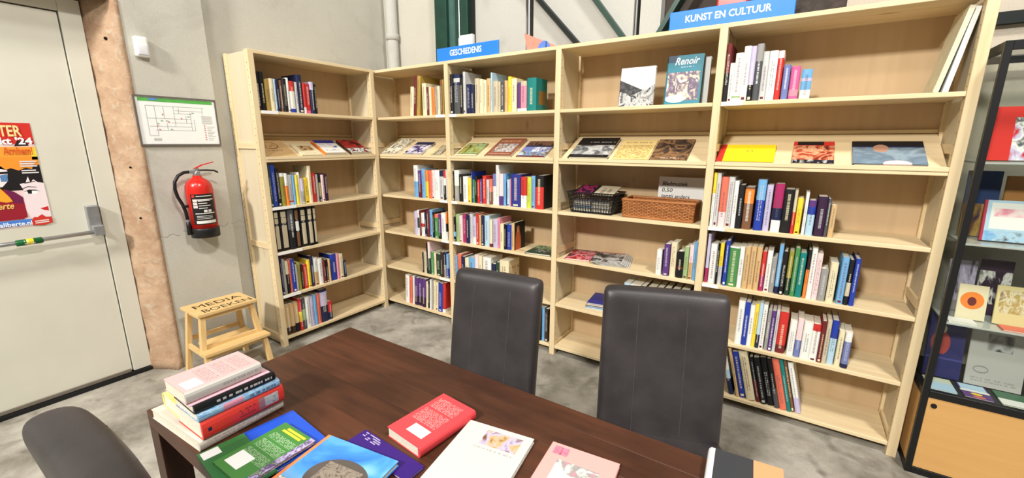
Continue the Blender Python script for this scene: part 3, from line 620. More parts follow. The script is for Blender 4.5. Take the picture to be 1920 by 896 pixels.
# ---- books lying flat or propped up, placed from their corners
def lay(A, B, C, plane, t, mat, label, group=None, name='book', cat='book', flip=False, max_l=9.0, round_spine=True):
    """A: spine foot, B: foot of the fore-edge, C: spine head (pixels); plane = (point, normal) that carries the book"""
    p0, n = plane; pt = p0 + n * t
    a, b, c = (onplane(q, pt, n) for q in (A, B, C))
    W = (b - a).normalized(); L = (c - a); L -= n * L.dot(n); L -= W * L.dot(W); l = min(L.length, max_l); L.normalize(); w_ = (b - a).length
    X_ = W.cross(L).normalized()
    o = a - n * t if X_.dot(n) > 0 else a.copy()
    o = o + n * 0.0004
    if max_l < 1:
        cs = [a + W * i_ * w_ + L * j_ * l for i_ in (0, 1) for j_ in (0, 1)]
        o = o + Vector((max(0.0, 1.882 - min(q.x for q in cs)), min(0.0, 0.340 - max(q.y for q in cs)) + max(0.0, 0.012 - min(q.y for q in cs)), 0))
    return add_book(frame(o, X_, W, L), t, w_, l, mat, label, group, name, cat, round_spine)
def cr(ox, oy, s): return lambda x, y: (ox + x / s, oy + y / s)
SL = Vector((0, 0.332, 0.172)).normalized(); SN = Vector((0, -0.172, 0.332)).normalized()
PL_ROW = (Vector((0, 0.012, LV[1] - 0.0138)), SN)
PL_LU = (Vector((-0.012, 0, LV[1] - 0.0138)), Vector((0.172, 0, 0.332)).normalized())
def slope_book(unit, A, B, wid, hgt, t, mat, label, spine_left=True, tilt=0.0, name='book', s0=0.018):
    """book lying on the sloping display shelf with its foot against the lip; A, B pixels of the foot corners (left, right)"""
    p0, n = PL_LU if unit == 0 else PL_ROW; pt = p0 + n * t
    a, b = onplane(A, pt, n), onplane(B, pt, n)
    if unit == 0: W = Vector((0, 1, 0)); L = Vector((-0.332, 0, 0.172)).normalized(); k = a.y
    else: W = Vector((1, 0, 0)); L = SL; k = a.x
    wd = (b - a).dot(W) if wid is None else wid
    if not isinstance(hgt, float): hgt = min(0.325, (onplane(hgt, pt, n) - a).dot(L))
    foot = p0 + L * s0; foot = Vector((foot.x, k, foot.z)) if unit == 0 else Vector((k, foot.y, foot.z))
    if tilt: R = Matrix.Rotation(math.radians(tilt), 3, n); W = R @ W; L = R @ L
    foot = foot + n * 0.0006
    if spine_left: m_ = frame(foot, n, W, L)
    else: m_ = frame(foot + W * wd + n * t, -n, -W, L)
    return add_book(m_, t, wd, hgt, mat, label, 'books on the sloping display shelves', name)
c = cr(490, 245, 8.348)
slope_book(0, c(60, 388), c(545, 370), None, c(38, 110), 0.006, printed('kraft_cover', 'tan', [('ell', .18, .72, .42, .82, 'brown'), ('ell', .21, .69, .45, .79, 'tan'), ('print', .28, .62, .5, .74, 'brown', 3, 12), ('print', .2, .7, .28, .36, 'brown', 1, 20)]), 'kraft brown booklet with a round line emblem on the sloping shelf')
slope_book(0, c(630, 372), c(960, 368), None, c(505, 205), 0.014, printed('cream_cover', 'cream', [('noise', .2, .85, .4, .85, ('brown', 'tan', 'darkbrown'), 4.0), ('print', .2, .8, .12, .2, 'grey', 1, 20)]), 'cream book with a brown picture on the sloping shelf of the wall bookcase')
slope_book(0, c(1040, 368), c(1340, 345), None, c(845, 170), 0.03, printed('blue_cover', 'white', [('rect', .03, 1.1, .42, 1.1, 'indigo'), ('noise', .03, 1.1, .38, .75, ('indigo', 'white', 'lavender'), 3.0), ('print', .15, .8, .15, .3, 'navy', 2, 14), ('rect', -.1, .03, -.1, 1.1, 'orange')]), 'thick blue and white book with an orange spine on the sloping shelf')
slope_book(0, c(1420, 350), c(1710, 335), None, c(1220, 155), 0.028, printed('dark_red_cover', 'maroon', [('noise', .02, 1.1, .4, 1.1, ('black', 'maroon', 'red', 'maroon'), 3.5), ('noise', .02, 1.1, -.1, .35, ('grey', 'white', 'black', 'red'), 6.0), ('rect', -.1, .02, -.1, 1.1, 'darkbrown')]), 'dark red and black picture book on the sloping shelf')
c = cr(705, 245, 5.647)
slope_book(1, c(62, 228), c(215, 232), 0.20, c(250, 85), 0.02, printed('bw_cover', 'white', [('noise', .0, 1.1, .0, 1.1, ('black', 'white', 'cream', 'black', 'white'), 5.0)]), 'black and white patterned book on the sloping shelf of the corner bay', tilt=0)
slope_book(1, c(285, 238), c(515, 240), 0.225, c(445, 120), 0.018, printed('violet_cover', 'navy', [('noise', .0, 1.1, .0, .75, ('purple', 'navy', 'lavender', 'white', 'red'), 4.0)]), 'navy and violet picture book on the sloping shelf of the corner bay', tilt=0)
slope_book(1, c(590, 240), c(745, 242), 0.10, c(690, 130), 0.012, printed('yellow_edge_cover', 'cream', [('noise', .12, 1.1, .0, .9, ('black', 'beige', 'grey'), 4.0), ('rect', .03, .1, -.1, 1.1, 'yellow')]), 'cream book with a yellow edge stripe on the corner bay sloping shelf')
slope_book(2, c(850, 245), c(1065, 248), None, c(1010, 120), 0.012, printed('green_cover', 'darkgreen', [('noise', .0, 1.1, .14, 1.1, ('darkgreen', 'olive', 'palegreen', 'darkgreen'), 3.0), ('rect', -.1, 1.1, -.1, .1, 'cream'), ('print', .1, .9, .82, .93, 'cream', 1, 14)]), 'green landscape book on the GESCHIEDENIS bay sloping shelf')
slope_book(2, c(1140, 260), c(1420, 262), None, c(1340, 85), 0.018, printed('rust_cover', (146, 86, 66), [('noise', .14, .9, .2, .68, ('grey', 'lightgrey', 'brown', 'white'), 5.0), ('print', .12, .9, .76, .9, 'tan', 1, 16), ('print', .1, .9, .06, .13, 'cream', 1, 20)]), 'rust brown book with a grey photograph on the GESCHIEDENIS bay sloping shelf')
slope_book(2, c(1485, 262), c(1780, 268), None, c(1640, 105), 0.014, printed('harbour_cover', 'navy', [('rect', -.1, 1.1, .3, .62, 'periwinkle'), ('noise', -.1, 1.1, -.1, .34, ('brown', 'lightblue', 'brown', 'paleblue'), 4.0), ('noise', .4, 1.1, .3, .6, ('lightblue', 'white', 'blue'), 3.0), ('noise', -.1, 1.1, .7, 1.1, ('navy', 'brown', 'black'), 5.0), ('rect', -.1, 1.1, -.1, .05, 'maroon')]), 'blue book with a waterside photograph on the GESCHIEDENIS bay sloping shelf')
c = cr(1040, 240, 6.4)
slope_book(3, c(150, 342), c(628, 350), None, c(350, 118), 0.02, printed('black_silver_cover', 'black', [('noise', -.1, 1.1, .12, .6, ('grey', 'lightgrey', 'darkgrey', 'grey'), 2.2), ('print', .3, .95, .7, .8, 'grey', 1, 16), ('print', .1, .9, .03, .08, 'darkgrey', 1, 20)]), 'black book with a silver grey picture band on the basket bay sloping shelf')
slope_book(3, c(690, 356), c(1120, 360), None, c(840, 132), 0.008, printed('sketch_cover', (232, 208, 140), [('noise', .02, .95, .05, .72, ((232, 208, 140), (226, 200, 130), (176, 146, 92), (232, 208, 140), (226, 200, 130)), 5.0, 1.5), ('print', .1, .9, .8, .9, 'brown', 1, 18)]), 'pale yellow magazine with a line drawing on the basket bay sloping shelf', name='magazine', s0=0.02)
slope_book(3, c(1135, 360), c(1580, 380), None, c(1255, 125), 0.012, printed('dark_paint_cover', 'darkbrown', [('noise', -.1, 1.1, -.1, 1.1, ((46, 38, 34), (78, 62, 52), (150, 112, 76), (66, 52, 46), (60, 56, 54)), 2.0, 1.2), ('print', .3, .8, .05, .1, 'white', 1, 14)]), 'dark brown painting magazine on the basket bay sloping shelf', name='magazine', s0=0.02)
c = cr(1330, 245, 4.174)
slope_book(4, c(50, 230), c(500, 240), None, c(110, 105), 0.012, printed('yellow_red_cover', (246, 220, 40), [('rect', -.1, .12, -.1, 1.1, 'red'), ('ell', .5, .62, .55, .68, 'olive'), ('ell', .52, .60, .57, .66, (246, 220, 40))]), 'yellow magazine with a red spine strip on the sloping shelf', name='magazine')
slope_book(4, c(640, 240), c(975, 245), None, c(680, 78), 0.012, printed('red_painting_cover', 'red', [('noise', -.1, 1.1, .0, .8, ((120, 48, 36), (176, 72, 50), (218, 172, 132), (176, 72, 50), (90, 40, 34)), 2.4, 1.6), ('rect', .1, .75, .82, 1.1, 'black'), ('noise', -.1, 1.1, -.1, .14, ('navy', 'black', 'white'), 6.0)]), 'book with a red figure painting on the sloping shelf beside the cabinet')
slope_book(4, c(1120, 262), c(1715, 265), None, c(1120, 88), 0.014, printed('blue_painting_cover', 'navy', [('noise', -.1, 1.1, .0, .72, ((150, 168, 178), (122, 144, 160), (104, 122, 138), (140, 158, 170), (88, 98, 112)), 1.6, 0.6), ('rect', -.1, 1.1, .78, 1.1, 'black'), ('ell', .3, .52, .5, .84, (178, 136, 112)), ('ell', .42, .8, -.1, .16, 'palepink')]), 'wide book with a blue figure painting on the sloping shelf beside the cabinet')

# face-out books in the basket bay
def faceout(x0, x1, h, y0, t, lean, mat, label, spine_left=True):
    a = math.radians(lean); n = Vector((0, -math.cos(a), math.sin(a))); L = Vector((0, math.sin(a), math.cos(a)))
    o = Vector((x0, y0, LV[0] + 0.0005))
    if spine_left: m_ = frame(o - n * t, n, X, L)
    else: m_ = frame(Vector((x1, y0, LV[0] + 0.0005)), -n, -X, L)
    lift = t * abs(n.z); m_.translation.z += lift
    return add_book(m_, t, x1 - x0, h, mat, label)
faceout(2.258, 2.484, 0.245, 0.08, 0.022, 8, printed('mountain_cover', 'white', [('dianoise', .70, -.42, 0, 0, ('black', 'darkgrey', 'black', 'darkgrey'), 5.0, 1.0), ('dianoise', .12, .42, 0, 0, ('darkgrey', 'grey', 'lightgrey', 'black'), 4.0, 1.0), ('dianoise', .40, -.28, 0, 0, ('black', 'darkgrey', 'lightgrey', 'grey', 'white'), 5.0, 1.5), ('print', .35, .9, .82, .86, 'grey', 1, 24), ('print', .55, .85, .68, .78, 'lightgrey', 3, 22), ('rect', -.1, .02, -.1, 1.1, 'maroon')]), 'white book with a black and grey mountain photograph standing face out')
teal = faceout(2.547, 2.757, 0.29, 0.085, 0.03, 8, printed('teal_art_cover', (28, 120, 140), [('noise', .06, .94, .08, .66, ('palepink', 'beige', (120, 100, 130), (84, 72, 92), 'beige', 'palepink'), 4.2, 1.4), ('ell', .05, .6, .04, .2, 'white'), ('rect', .0, .3, .86, 1.1, (30, 60, 84)), ('print', .4, .75, .74, .78, 'paleblue', 1, 18)]), 'teal book with an abstract painting and white script title')
lettering('title_lettering', 'Renoir', 0.06, 'sign_white', teal, frame((0.0306, 0.045, 0.235), Y, Z, X), bold=0.001, shear=0.3, width=0.14, depth=0.0003)
faceout(2.575, 2.79, 0.275, 0.145, 0.03, 4, printed('white_back_cover', 'lightgrey', []), 'light grey book standing behind the teal book')

# flat magazines and booklets on the shelves
def flat(z): return (Vector((0, 0, z)), Z.copy())
c = cr(840, 390, 8.961)
lay(c(1290, 735), c(1715, 790), c(1480, 615), flat(LV[3]), 0.014, printed('dark_green_cover', 'darkgreen', [('noise', .0, 1.1, .55, 1.1, ('darkgreen', 'palegreen', 'darkgrey'), 4.0), ('print', .3, .8, .2, .5, 'lightgrey', 2, 10)]), 'dark green book lying flat on the fourth shelf of the GESCHIEDENIS bay')
c = cr(1030, 430, 9.143)
lay(c(215, 470), c(640, 515), c(440, 310), flat(LV[3]), 0.012, printed('red_black_mag', 'maroon', [('noise', -.1, 1.1, -.1, .8, ('black', 'maroon', 'pink', 'red', 'black'), 2.6, 1.0), ('print', .2, .9, .84, .94, 'lightgrey', 1, 14)]), 'red and black magazine lying flat on the fourth shelf of the basket bay', name='magazine', cat='magazine', max_l=0.29)
gm = printed('grey_mag', 'darkgrey', [('noise', -.1, 1.1, -.1, .9, ('black', 'darkgrey', 'grey', 'lightgrey', 'darkgrey'), 2.4, 1.0), ('rect', -.1, 1.1, .95, 1.1, 'salmon'), ('print', .1, .9, .84, .93, 'lightgrey', 1, 16), ('rect', .95, 1.1, -.1, 1.1, 'lightgrey')])
for k in range(5):
    dx = (4 - k) * 38
    lay(c(745 + dx, 545 + dx * .09 - k * 9), c(1290 + dx, 600 + dx * .06 - k * 9), c(965 + dx, 330 + dx * .09 - k * 8), flat(LV[3] + k * 0.0048), 0.0045, gm, ['grey photo magazine at the bottom of the fanned pile', 'grey photo magazine second from the bottom of the fanned pile', 'grey photo magazine in the middle of the fanned pile', 'grey photo magazine second from the top of the fanned pile', 'grey photo magazine on top of the fanned pile, basket bay'][k], 'fanned grey magazines', 'magazine', 'magazine', max_l=0.29)
c = cr(1080, 500, 8.0)
for k in range(4):
    lay(c(140 + k * 8, 600 - k * 24), c(620 + k * 8, 680 - k * 24), c(330 + k * 8, 420 - k * 22), flat(LV[4] + k * 0.0092), 0.009, printed('navy_booklet', ['lightblue', 'navy', 'beige', 'indigo'][k], [('ell', .6, .9, .4, .8, 'beige')] if k == 3 else []), ['light blue booklet at the bottom of a pile on the fifth shelf', 'navy booklet above the light blue one in a pile', 'beige booklet in a pile below an indigo booklet', 'indigo booklet with a beige oval on top of its pile'][k], 'booklets piled in the basket bay', 'booklet', 'booklet', max_l=0.24)

# white boards leaning in the top compartment beside the cabinet
for (x0, tilt, mt, lab, d0, d1, hh) in ((3.786, 10.2, (214, 208, 180), 'cream canvas board leaning on the right-hand upright', 0.03, 0.25, 0.362), (3.822, 8.2, (232, 233, 230), 'white framed board leaning behind the cream canvas board', 0.05, 0.26, 0.358)):
    o = obj('canvas_board', box((0, d0, 0), (0.020, d1, hh), 0.002), plain('board', mt, 0.6)); tag(o, lab, 'board')
    a = math.radians(tilt); o.location = (x0 - 0.02, 0, LV[0] + 0.02 * math.sin(a) + 0.0005); o.rotation_euler = (0, a, 0)
    obj('frame_edge', box((0.0201, d0 + 0.01, 0.01), (0.0215, d1 - 0.01, hh - 0.01)), plain('board_face', (198, 200, 198), 0.6), o)

# ================================================================== baskets in the basket bay
zB = LV[2]
def wicker(x0, x1, y0, y1, z0, h, flare):
    root = empty('wicker_basket', ((x0 + x1) / 2, (y0 + y1) / 2, z0)); tag(root, 'shallow honey brown wicker basket holding the sheet music sign', 'basket')
    hw, hd = (x1 - x0) / 2, (y1 - y0) / 2
    wm = wood('wicker', 0, (192, 128, 74), (140, 84, 44), (100, 58, 30), fine=3.0)
    def loop(z, amp, ph, n=40):
        k = 1 + flare * z / h; pts = []
        per = [(-hw * k, -hd * k), (hw * k, -hd * k), (hw * k, hd * k), (-hw * k, hd * k)]
        nn = [14, 8, 14, 8]
        for s in range(4):
            a, b = Vector(per[s]), Vector(per[(s + 1) % 4]); nrm = Vector(((b - a).y, -(b - a).x)).normalized()
            for j in range(nn[s] * 2):
                p = a.lerp(b, j / (nn[s] * 2)); off = amp * math.sin(math.pi * (j + ph)) if amp else 0
                off = amp * (1 if (j // 1 + ph) % 2 == 0 else -1) if amp else 0
                pts.append((p.x + nrm.x * off, p.y + nrm.y * off, z))
        return pts
    bm = bmesh.new(); rows = 11
    for i in range(rows): tube(bm, loop(0.008 + (h - 0.02) * i / (rows - 1), 0.0035, i % 2), 0.0048, 6, True)
    w_ = obj('weave', bm, wm, root, smooth=True); w_['kind'] = 'stuff'
    bm = bmesh.new()
    for s, n2 in (((-1, -1, 1, -1), 14), ((1, -1, 1, 1), 8), ((1, 1, -1, 1), 14), ((-1, 1, -1, -1), 8)):
        for j in range(n2):
            f = (j + 0.25) / n2; px = (s[0] + (s[2] - s[0]) * f) * hw; py = (s[1] + (s[3] - s[1]) * f) * hd
            tube(bm, [(px, py, 0.004), (px * (1 + flare), py * (1 + flare), h - 0.004)], 0.0035, 6)
    obj('stakes', bm, wm, root)['kind'] = 'stuff'
    bm = bmesh.new(); tube(bm, [(p[0], p[1], p[2]) for p in loop(h, 0, 0)], 0.0095, 8, True); obj('rim', bm, wm, root, smooth=True)
    bm = bmesh.new(); tube(bm, loop(0.0075, 0, 0), 0.007, 8, True); obj('foot_rim', bm, wm, root, smooth=True)
    obj('base', box((-hw + .004, -hd + .004, 0.001), (hw - .004, hd - .004, 0.008)), wm, root)
    return root
wicker(2.350, 2.790, 0.045, 0.235, zB + 0.0005, 0.118, 0.03)
sg = obj('price_sign', box((0, 0, 0), (0.30, 0.0012, 0.262)), 'paper'); tag(sg, 'white handwritten sheet music price card in the wicker basket', 'sign')
a = math.radians(-6); sg.location = (2.512, 0.262, zB + 0.002); sg.rotation_euler = (math.radians(-4), 0, 0)
for tx, zz, sz, wd, mt in (('Bladmuziek', 0.205, 0.036, 0.165, 'ink'), ('0,50', 0.160, 0.038, 0.07, plain('olive_ink', (86, 84, 40), 0.7)), ('tenzij anders', 0.122, 0.034, 0.185, 'ink')):
    lettering('lettering', tx, sz, mt, sg, frame((0.022, -0.0004, zz), X, Z, -Y), bold=0.0004, width=wd, depth=0.0002, shear=0.15)
# black plastic lattice basket with booklets
bb = empty('plastic_basket', (2.115, 0.14, zB + 0.0005)); tag(bb, 'black lattice plastic basket filled with booklets', 'basket')
hw, hd, hh, fl = 0.148, 0.095, 0.145, 0.16
bm = bmesh.new()
def wallpt(s, f, z): # s side, f 0..1 along, z height
    k = 1 + fl * z / hh; cs = [(-hw, -hd), (hw, -hd), (hw, hd), (-hw, hd)]; a, b = cs[s], cs[(s + 1) % 4]
    return Vector(((a[0] + (b[0] - a[0]) * f) * k, (a[1] + (b[1] - a[1]) * f) * k, z))
for s in range(4):
    n2 = 16 if s % 2 == 0 else 10
    for j in range(n2 + 1): tube(bm, [wallpt(s, j / n2, 0.001), wallpt(s, j / n2, hh)], 0.0030, 5)
    for q in range(5): tube(bm, [wallpt(s, 0, hh * (q + .5) / 5.6), wallpt(s, 1, hh * (q + .5) / 5.6)], 0.0030, 5)
obj('lattice', bm, 'black_plastic', bb)['kind'] = 'stuff'
bm = bmesh.new()
for s in range(4): beam(bm, wallpt(s, 0, hh), wallpt(s, 1, hh), 0.022, 0.007)
obj('rim', bm, 'black_plastic', bb)
obj('base', box((-hw, -hd, 0), (hw, hd, 0.005)), 'black_plastic', bb)
bkt = [('white booklet low in the black lattice basket', 'white', (0.0, 0.135, 0.008)), ('pale grey booklet above the white one in the lattice basket', 'lightgrey', (0.0, 0.135, 0.045)), ('blue booklet low in the black lattice basket', 'lightblue', (-0.14, -0.003, 0.008)), ('lavender booklet above the blue one in the lattice basket', 'lavender', (-0.14, -0.003, 0.05))]
for lab, colr, (x0, x1, z0) in bkt:
    o = add_book(frame((2.115 + x0 + .002, 0.14 + 0.088, zB + z0), Z, -Y, X), 0.036, 0.172, x1 - x0 - .004, printed('booklet', colr, [('print', .1, .9, .1, .9, 'grey', 5, 14)]), lab, 'booklets in the lattice basket', 'booklet', 'booklet')
for lab, x0, x1, mt in (('black and magenta booklet on top in the lattice basket', -0.15, 0.0, printed('magenta_booklet', 'black', [('noise', -.1, 1.1, .1, .9, ('black', 'darkpurple', 'magenta', 'black'), 3.0)])), ('cream booklet with handwriting on top in the lattice basket', 0.004, 0.15, printed('hand_booklet', 'beige', [('print', .2, .7, .2, .8, 'darkgrey', 2, 8)]))):
    a = math.radians(14); Wd = Vector((0, math.cos(a), math.sin(a)))
    add_book(frame((2.115 + x1, 0.052, zB + 0.13), X.cross(Vector((0, 1, 0))) * 0 + Vector((0, -math.sin(a), math.cos(a))), Wd, -X) @ Matrix.Translation((0, 0, 0)), 0.006, 0.19, x1 - x0 - .002, mt, lab, 'booklets in the lattice basket', 'booklet', 'booklet')

# ================================================================== on top of the long bookcase
def shelf_sign(x0, x1, z1, text, tw, label, th):
    r = empty('shelf_sign', ((x0 + x1) / 2, 0.02, H + 0.0005)); tag(r, label, 'sign')
    w2 = (x1 - x0) / 2
    obj('board', box((-w2, -0.006, 0.0), (w2, 0.006, z1 - H), 0.004), 'sign_blue', r)
    obj('foot', box((-w2 * .6, 0.007, 0.0), (-w2 * .6 + .03, 0.07, 0.004)), 'white_plastic', r)
    obj('foot', box((w2 * .6 - .03, 0.007, 0.0), (w2 * .6, 0.07, 0.004)), 'white_plastic', r)
    l = lettering('lettering', text, th, 'sign_white', r, frame((-tw / 2 - 0.01, -0.0066, 0.034), X, Z, -Y), bold=0.0012, width=tw, depth=0.0003)
    return r
shelf_sign(0.742, 1.353, 2.36, 'GESCHIEDENIS', 0.315, 'blue GESCHIEDENIS sign standing on the long bookcase', 0.062)
shelf_sign(2.568, 3.185, 2.358, 'KUNST EN CULTUUR', 0.425, 'blue KUNST EN CULTUUR sign standing on the long bookcase', 0.050)
bm = bmesh.new(); prism(bm, [Vector(p) for p in ((0, 0, 0), (0.14, 0, 0), (0.14, 0, 0.195), (0.02, 0, 0.195), (0, 0, 0.175))], Y, 0.03)
cb = tag(obj('white_box', bm, 'white_plastic'), 'white plastic box standing behind the GESCHIEDENIS sign', 'box'); cb.location = (0.902, 0.1, H + 0.0005)
bm = bmesh.new(); prism(bm, [Vector(p) for p in ((0.0, 0, 0), (0.29, 0, 0), (-0.032, 0, 0.138))], Y, 0.02)
tri = tag(obj('triangle_stand', bm, plain('salmon_card', (240, 142, 124), 0.5)), 'salmon triangular card with a blue round emblem on the bookcase', 'sign'); tri.location = (1.552, 0.1, H + 0.0005)
bm = bmesh.new(); prism(bm, [Vector((0.135 + 0.05 * math.cos(k * math.pi / 12), -0.001, max(0.0, 0.018 + 0.05 * math.sin(k * math.pi / 12)))) for k in range(24)], Y, 0.0008)
obj('emblem', bm, plain('emblem_blue', (92, 130, 214), 0.5), tri)
bm = bmesh.new(); prism(bm, [Vector((0.145 + q[0], -0.0018, 0.012 + q[1])) for q in ((0, 0), (0.016, 0), (0.012, 0.05), (0.004, 0.05))], Y, 0.0006)
obj('emblem_mark', bm, plain('emblem_dark', (60, 78, 120), 0.5), tri)
bm = bmesh.new(); bx(bm, (0, 0, 0), (0.16, 0.1, 0.22), 0, 0.01)
o = tag(obj('red_box', bm, 'red_paint'), 'red box standing behind the KUNST EN CULTUUR sign', 'box'); o.location = (2.79, 0.15, H + 0.0005)
bm = bmesh.new(); bx(bm, (0, 0, 0), (0.30, 0.14, 0.17), 0, 0.02)
o = tag(obj('dark_bag', bm, plain('dark_bag_cloth', (66, 58, 54), 0.8, vary=0.2, scale=25, bump=0.4)), 'dark brown bag beside the KUNST EN CULTUUR sign', 'bag'); o.location = (3.10, 0.13, H + 0.0005)

# ================================================================== door-side wall: sensor, evacuation plan, extinguisher, poster
se = empty('motion_sensor', (WX, -1.60, 2.215)); tag(se, 'white plastic motion sensor on the wall above the evacuation plan', 'sensor')
bm = bmesh.new(); bx(bm, (0.0, -0.036, -0.062), (0.042, 0.036, 0.062), 0, 0.016, 4); obj('housing', bm, 'white_plastic', se, smooth=True)
bm = bmesh.new(); bx(bm, (0.036, -0.028, -0.05), (0.047, 0.028, 0.012), 0, 0.005, 3); obj('lens', bm, plain('sensor_lens', (222, 222, 226), 0.3), se, smooth=True)
pl = empty('evacuation_plan', (WX, -1.69, 1.60)); tag(pl, 'framed evacuation floor plan with a green header on the wall', 'plan')
W_, H_ = 0.475, 0.322
bm = bmesh.new()
for lo, hi in (((0, 0, 0), (0.016, W_, 0.01)), ((0, 0, H_ - 0.01), (0.016, W_, H_)), ((0, 0, 0.01), (0.016, 0.01, H_ - 0.01)), ((0, W_ - 0.01, 0.01), (0.016, W_, H_ - 0.01))): bx(bm, lo, hi)
obj('frame', bm, plain('grey_frame', (104, 98, 92), 0.4), pl)
sh = obj('sheet', box((0.001, 0.01, 0.01), (0.010, W_ - 0.01, H_ - 0.01)), 'paper', pl)
def strip(bm, y0, z0, y1, z1, x=0.0102): bx(bm, (x, y0 * W_, z0 * H_), (x + 0.0006, y1 * W_, z1 * H_))
bm = bmesh.new(); strip(bm, .05, .885, .95, .955); obj('header', bm, plain('plan_green', (92, 178, 84), 0.5), sh)
bm = bmesh.new(); strip(bm, .17, .91, .27, .955, 0.0110); obj('header_box', bm, plain('plan_blue', (96, 140, 200), 0.5), sh)
bm = bmesh.new(); lw = 0.0045
def hl(y0, y1, z): strip(bm, y0, z, y1, z + lw * 1.3)
def vl(y, z0, z1): strip(bm, y, z0, y + lw * 0.9, z1)
for y0, y1, z in ((.12, .82, .80), (.12, .64, .55), (.14, .64, .39), (.2, .68, .31), (.4, .66, .47), (.13, .22, .2), (.44, .66, .66), (.46, .8, .72)): hl(y0, y1, z)
for y, z0, z1 in ((.12, .2, .80), (.22, .2, .80), (.32, .55, .8), (.44, .39, .8), (.34, .31, .47), (.64, .31, .7), (.58, .47, .62), (.5, .66, .8), (.8, .66, .8), (.68, .31, .55)): vl(y, z0, z1)
obj('plan_lines', bm, plain('plan_grey', (150, 160, 154), 0.6), sh)['kind'] = 'stuff'
bm = bmesh.new()
for y, z in ((.36, .47), (.22, .39), (.24, .31), (.52, .55), (.3, .62)): strip(bm, y, z, y + .012, z + .03, 0.0110)
for k in range(7): strip(bm, .80, .12 + k * .05, .815, .14 + k * .05, 0.0110)
obj('plan_marks', bm, plain('plan_red', (206, 88, 76), 0.6), sh)['kind'] = 'stuff'
bm = bmesh.new()
for y, z in ((.22, .44), (.33, .5), (.37, .33), (.60, .60), (.27, .5), (.66, .68)): strip(bm, y, z, y + .03, z + .012, 0.0110)
obj('route_marks', bm, plain('plan_route', (84, 160, 92), 0.6), sh)['kind'] = 'stuff'
bm = bmesh.new()
for k in range(9): strip(bm, .84, .12 + k * .035, .84 + .06 + .02 * (k % 3), .127 + k * .035)
for k in range(8): strip(bm, .78, .47 + k * .022, .78 + .13 + .02 * (k % 2), .476 + k * .022)
for k in range(3): strip(bm, .16, .1 + k * .022, .25, .108 + k * .022)
obj('legend_print', bm, plain('plan_text', (150, 150, 150), 0.6), sh)['kind'] = 'stuff'

ex = empty('fire_extinguisher', (-0.232, -1.432, 0.955)); tag(ex, 'red fire extinguisher with a black label hanging on the wall', 'extinguisher')
R_ = 0.083
bm = bmesh.new(); lathe(bm, [(R_, 0.07), (R_, 0.335), (R_ * .97, 0.365), (R_ * .85, 0.392), (R_ * .62, 0.412), (0.03, 0.424), (0.026, 0.44), (0.0, 0.44)], seg=40); obj('cylinder', bm, 'red_paint', ex, smooth=True)
bm = bmesh.new(); lathe(bm, [(R_ * .8, 0.0), (R_ + .004, 0.004), (R_ + .005, 0.066), (R_ + .001, 0.072)], seg=40); obj('base_skirt', bm, 'black_plastic', ex, smooth=True)
bm = bmesh.new(); lathe(bm, [(R_ + .0008, 0.10), (R_ + .0008, 0.315)], seg=18, a0=math.radians(-62), a1=math.radians(42)); lb = obj('label', bm, plain('label_black', (30, 28, 28), 0.45), ex)
def lab_patch(name, a0, a1, z0, z1, mat):
    bm = bmesh.new(); lathe(bm, [(R_ + .0016, z0), (R_ + .0016, z1)], seg=6, a0=math.radians(a0), a1=math.radians(a1)); return obj(name, bm, mat, lb)
red_l = plain('label_red', (196, 52, 44), 0.5); wh_l = plain('label_white', (226, 222, 216), 0.5)
lab_patch('label_logo', -56, -44, 0.293, 0.309, red_l)
lab_patch('label_line', -38, 30, 0.298, 0.303, wh_l)
for k in range(3): lab_patch('pictogram', -54, -36, 0.218 + k * .022, 0.236 + k * .022, plain('pictogram', (232, 206, 200), 0.5))
for k in range(4): lab_patch('label_line', -32, 4 + (k % 2) * 14, 0.214 + k * .017, 0.219 + k * .017, wh_l)
lab_patch('label_line', -50, 34, 0.272, 0.279, wh_l)
for k in range(2): lab_patch('pictogram', -14 + k * 18, 0 + k * 18, 0.186, 0.204, wh_l)
lab_patch('label_band', -50, 34, 0.176, 0.182, wh_l)
for k in range(3): lab_patch('label_line', -46, 20, 0.140 + k * .01, 0.143 + k * .01, wh_l)
lab_patch('label_band', -50, 36, 0.108, 0.128, wh_l)
bm = bmesh.new(); lathe(bm, [(0.02, 0.436), (0.022, 0.45), (0.016, 0.47), (0.018, 0.49), (0.0, 0.492)], seg=16); bx(bm, (-0.012, -0.045, 0.455), (0.014, 0.02, 0.478), 0, 0.003)
vh = obj('valve', bm, 'steel', ex, smooth=False)
bm = bmesh.new(); lathe(bm, [(0.0, 0.0), (0.014, 0.001), (0.014, 0.008), (0.0, 0.009)], seg=16); g_ = obj('gauge', bm, 'steel', vh); g_.matrix_local = frame((0.018, 0.0, 0.452), Y, Z, X)
bm = bmesh.new(); beam(bm, (0.004, -0.012, 0.486), (0.012, 0.035, 0.512), 0.022, 0.008); beam(bm, (0.012, 0.033, 0.511), (0.02, 0.105, 0.530), 0.018, 0.006); obj('lever', bm, 'red_paint', vh)
bm = bmesh.new(); tube(bm, [(0.008, 0.0, 0.476), (0.012, 0.06, 0.474), (0.018, 0.105, 0.470), (0.02, 0.128, 0.455)], 0.006, 8); obj('carry_handle', bm, 'black_metal', vh, smooth=True)
bm = bmesh.new(); hp = [(0.0, -0.045, 0.466), (0.0, -0.075, 0.464), (0.004, -0.112, 0.444), (0.008, -0.138, 0.405), (0.008, -0.144, 0.355), (0.004, -0.134, 0.30), (0.0, -0.112, 0.245), (-0.002, -0.1, 0.19), (0, -0.098, 0.13)]
tube(bm, hp, 0.0105, 10); obj('hose', bm, 'black_plastic', ex, smooth=True)
bm = bmesh.new(); tube(bm, [(0, -0.098, 0.135), (0, -0.097, 0.09), (0, -0.096, 0.03)], 0.014, 10, radii=[.011, .014, .017]); obj('nozzle', bm, 'black_plastic', ex, smooth=True)
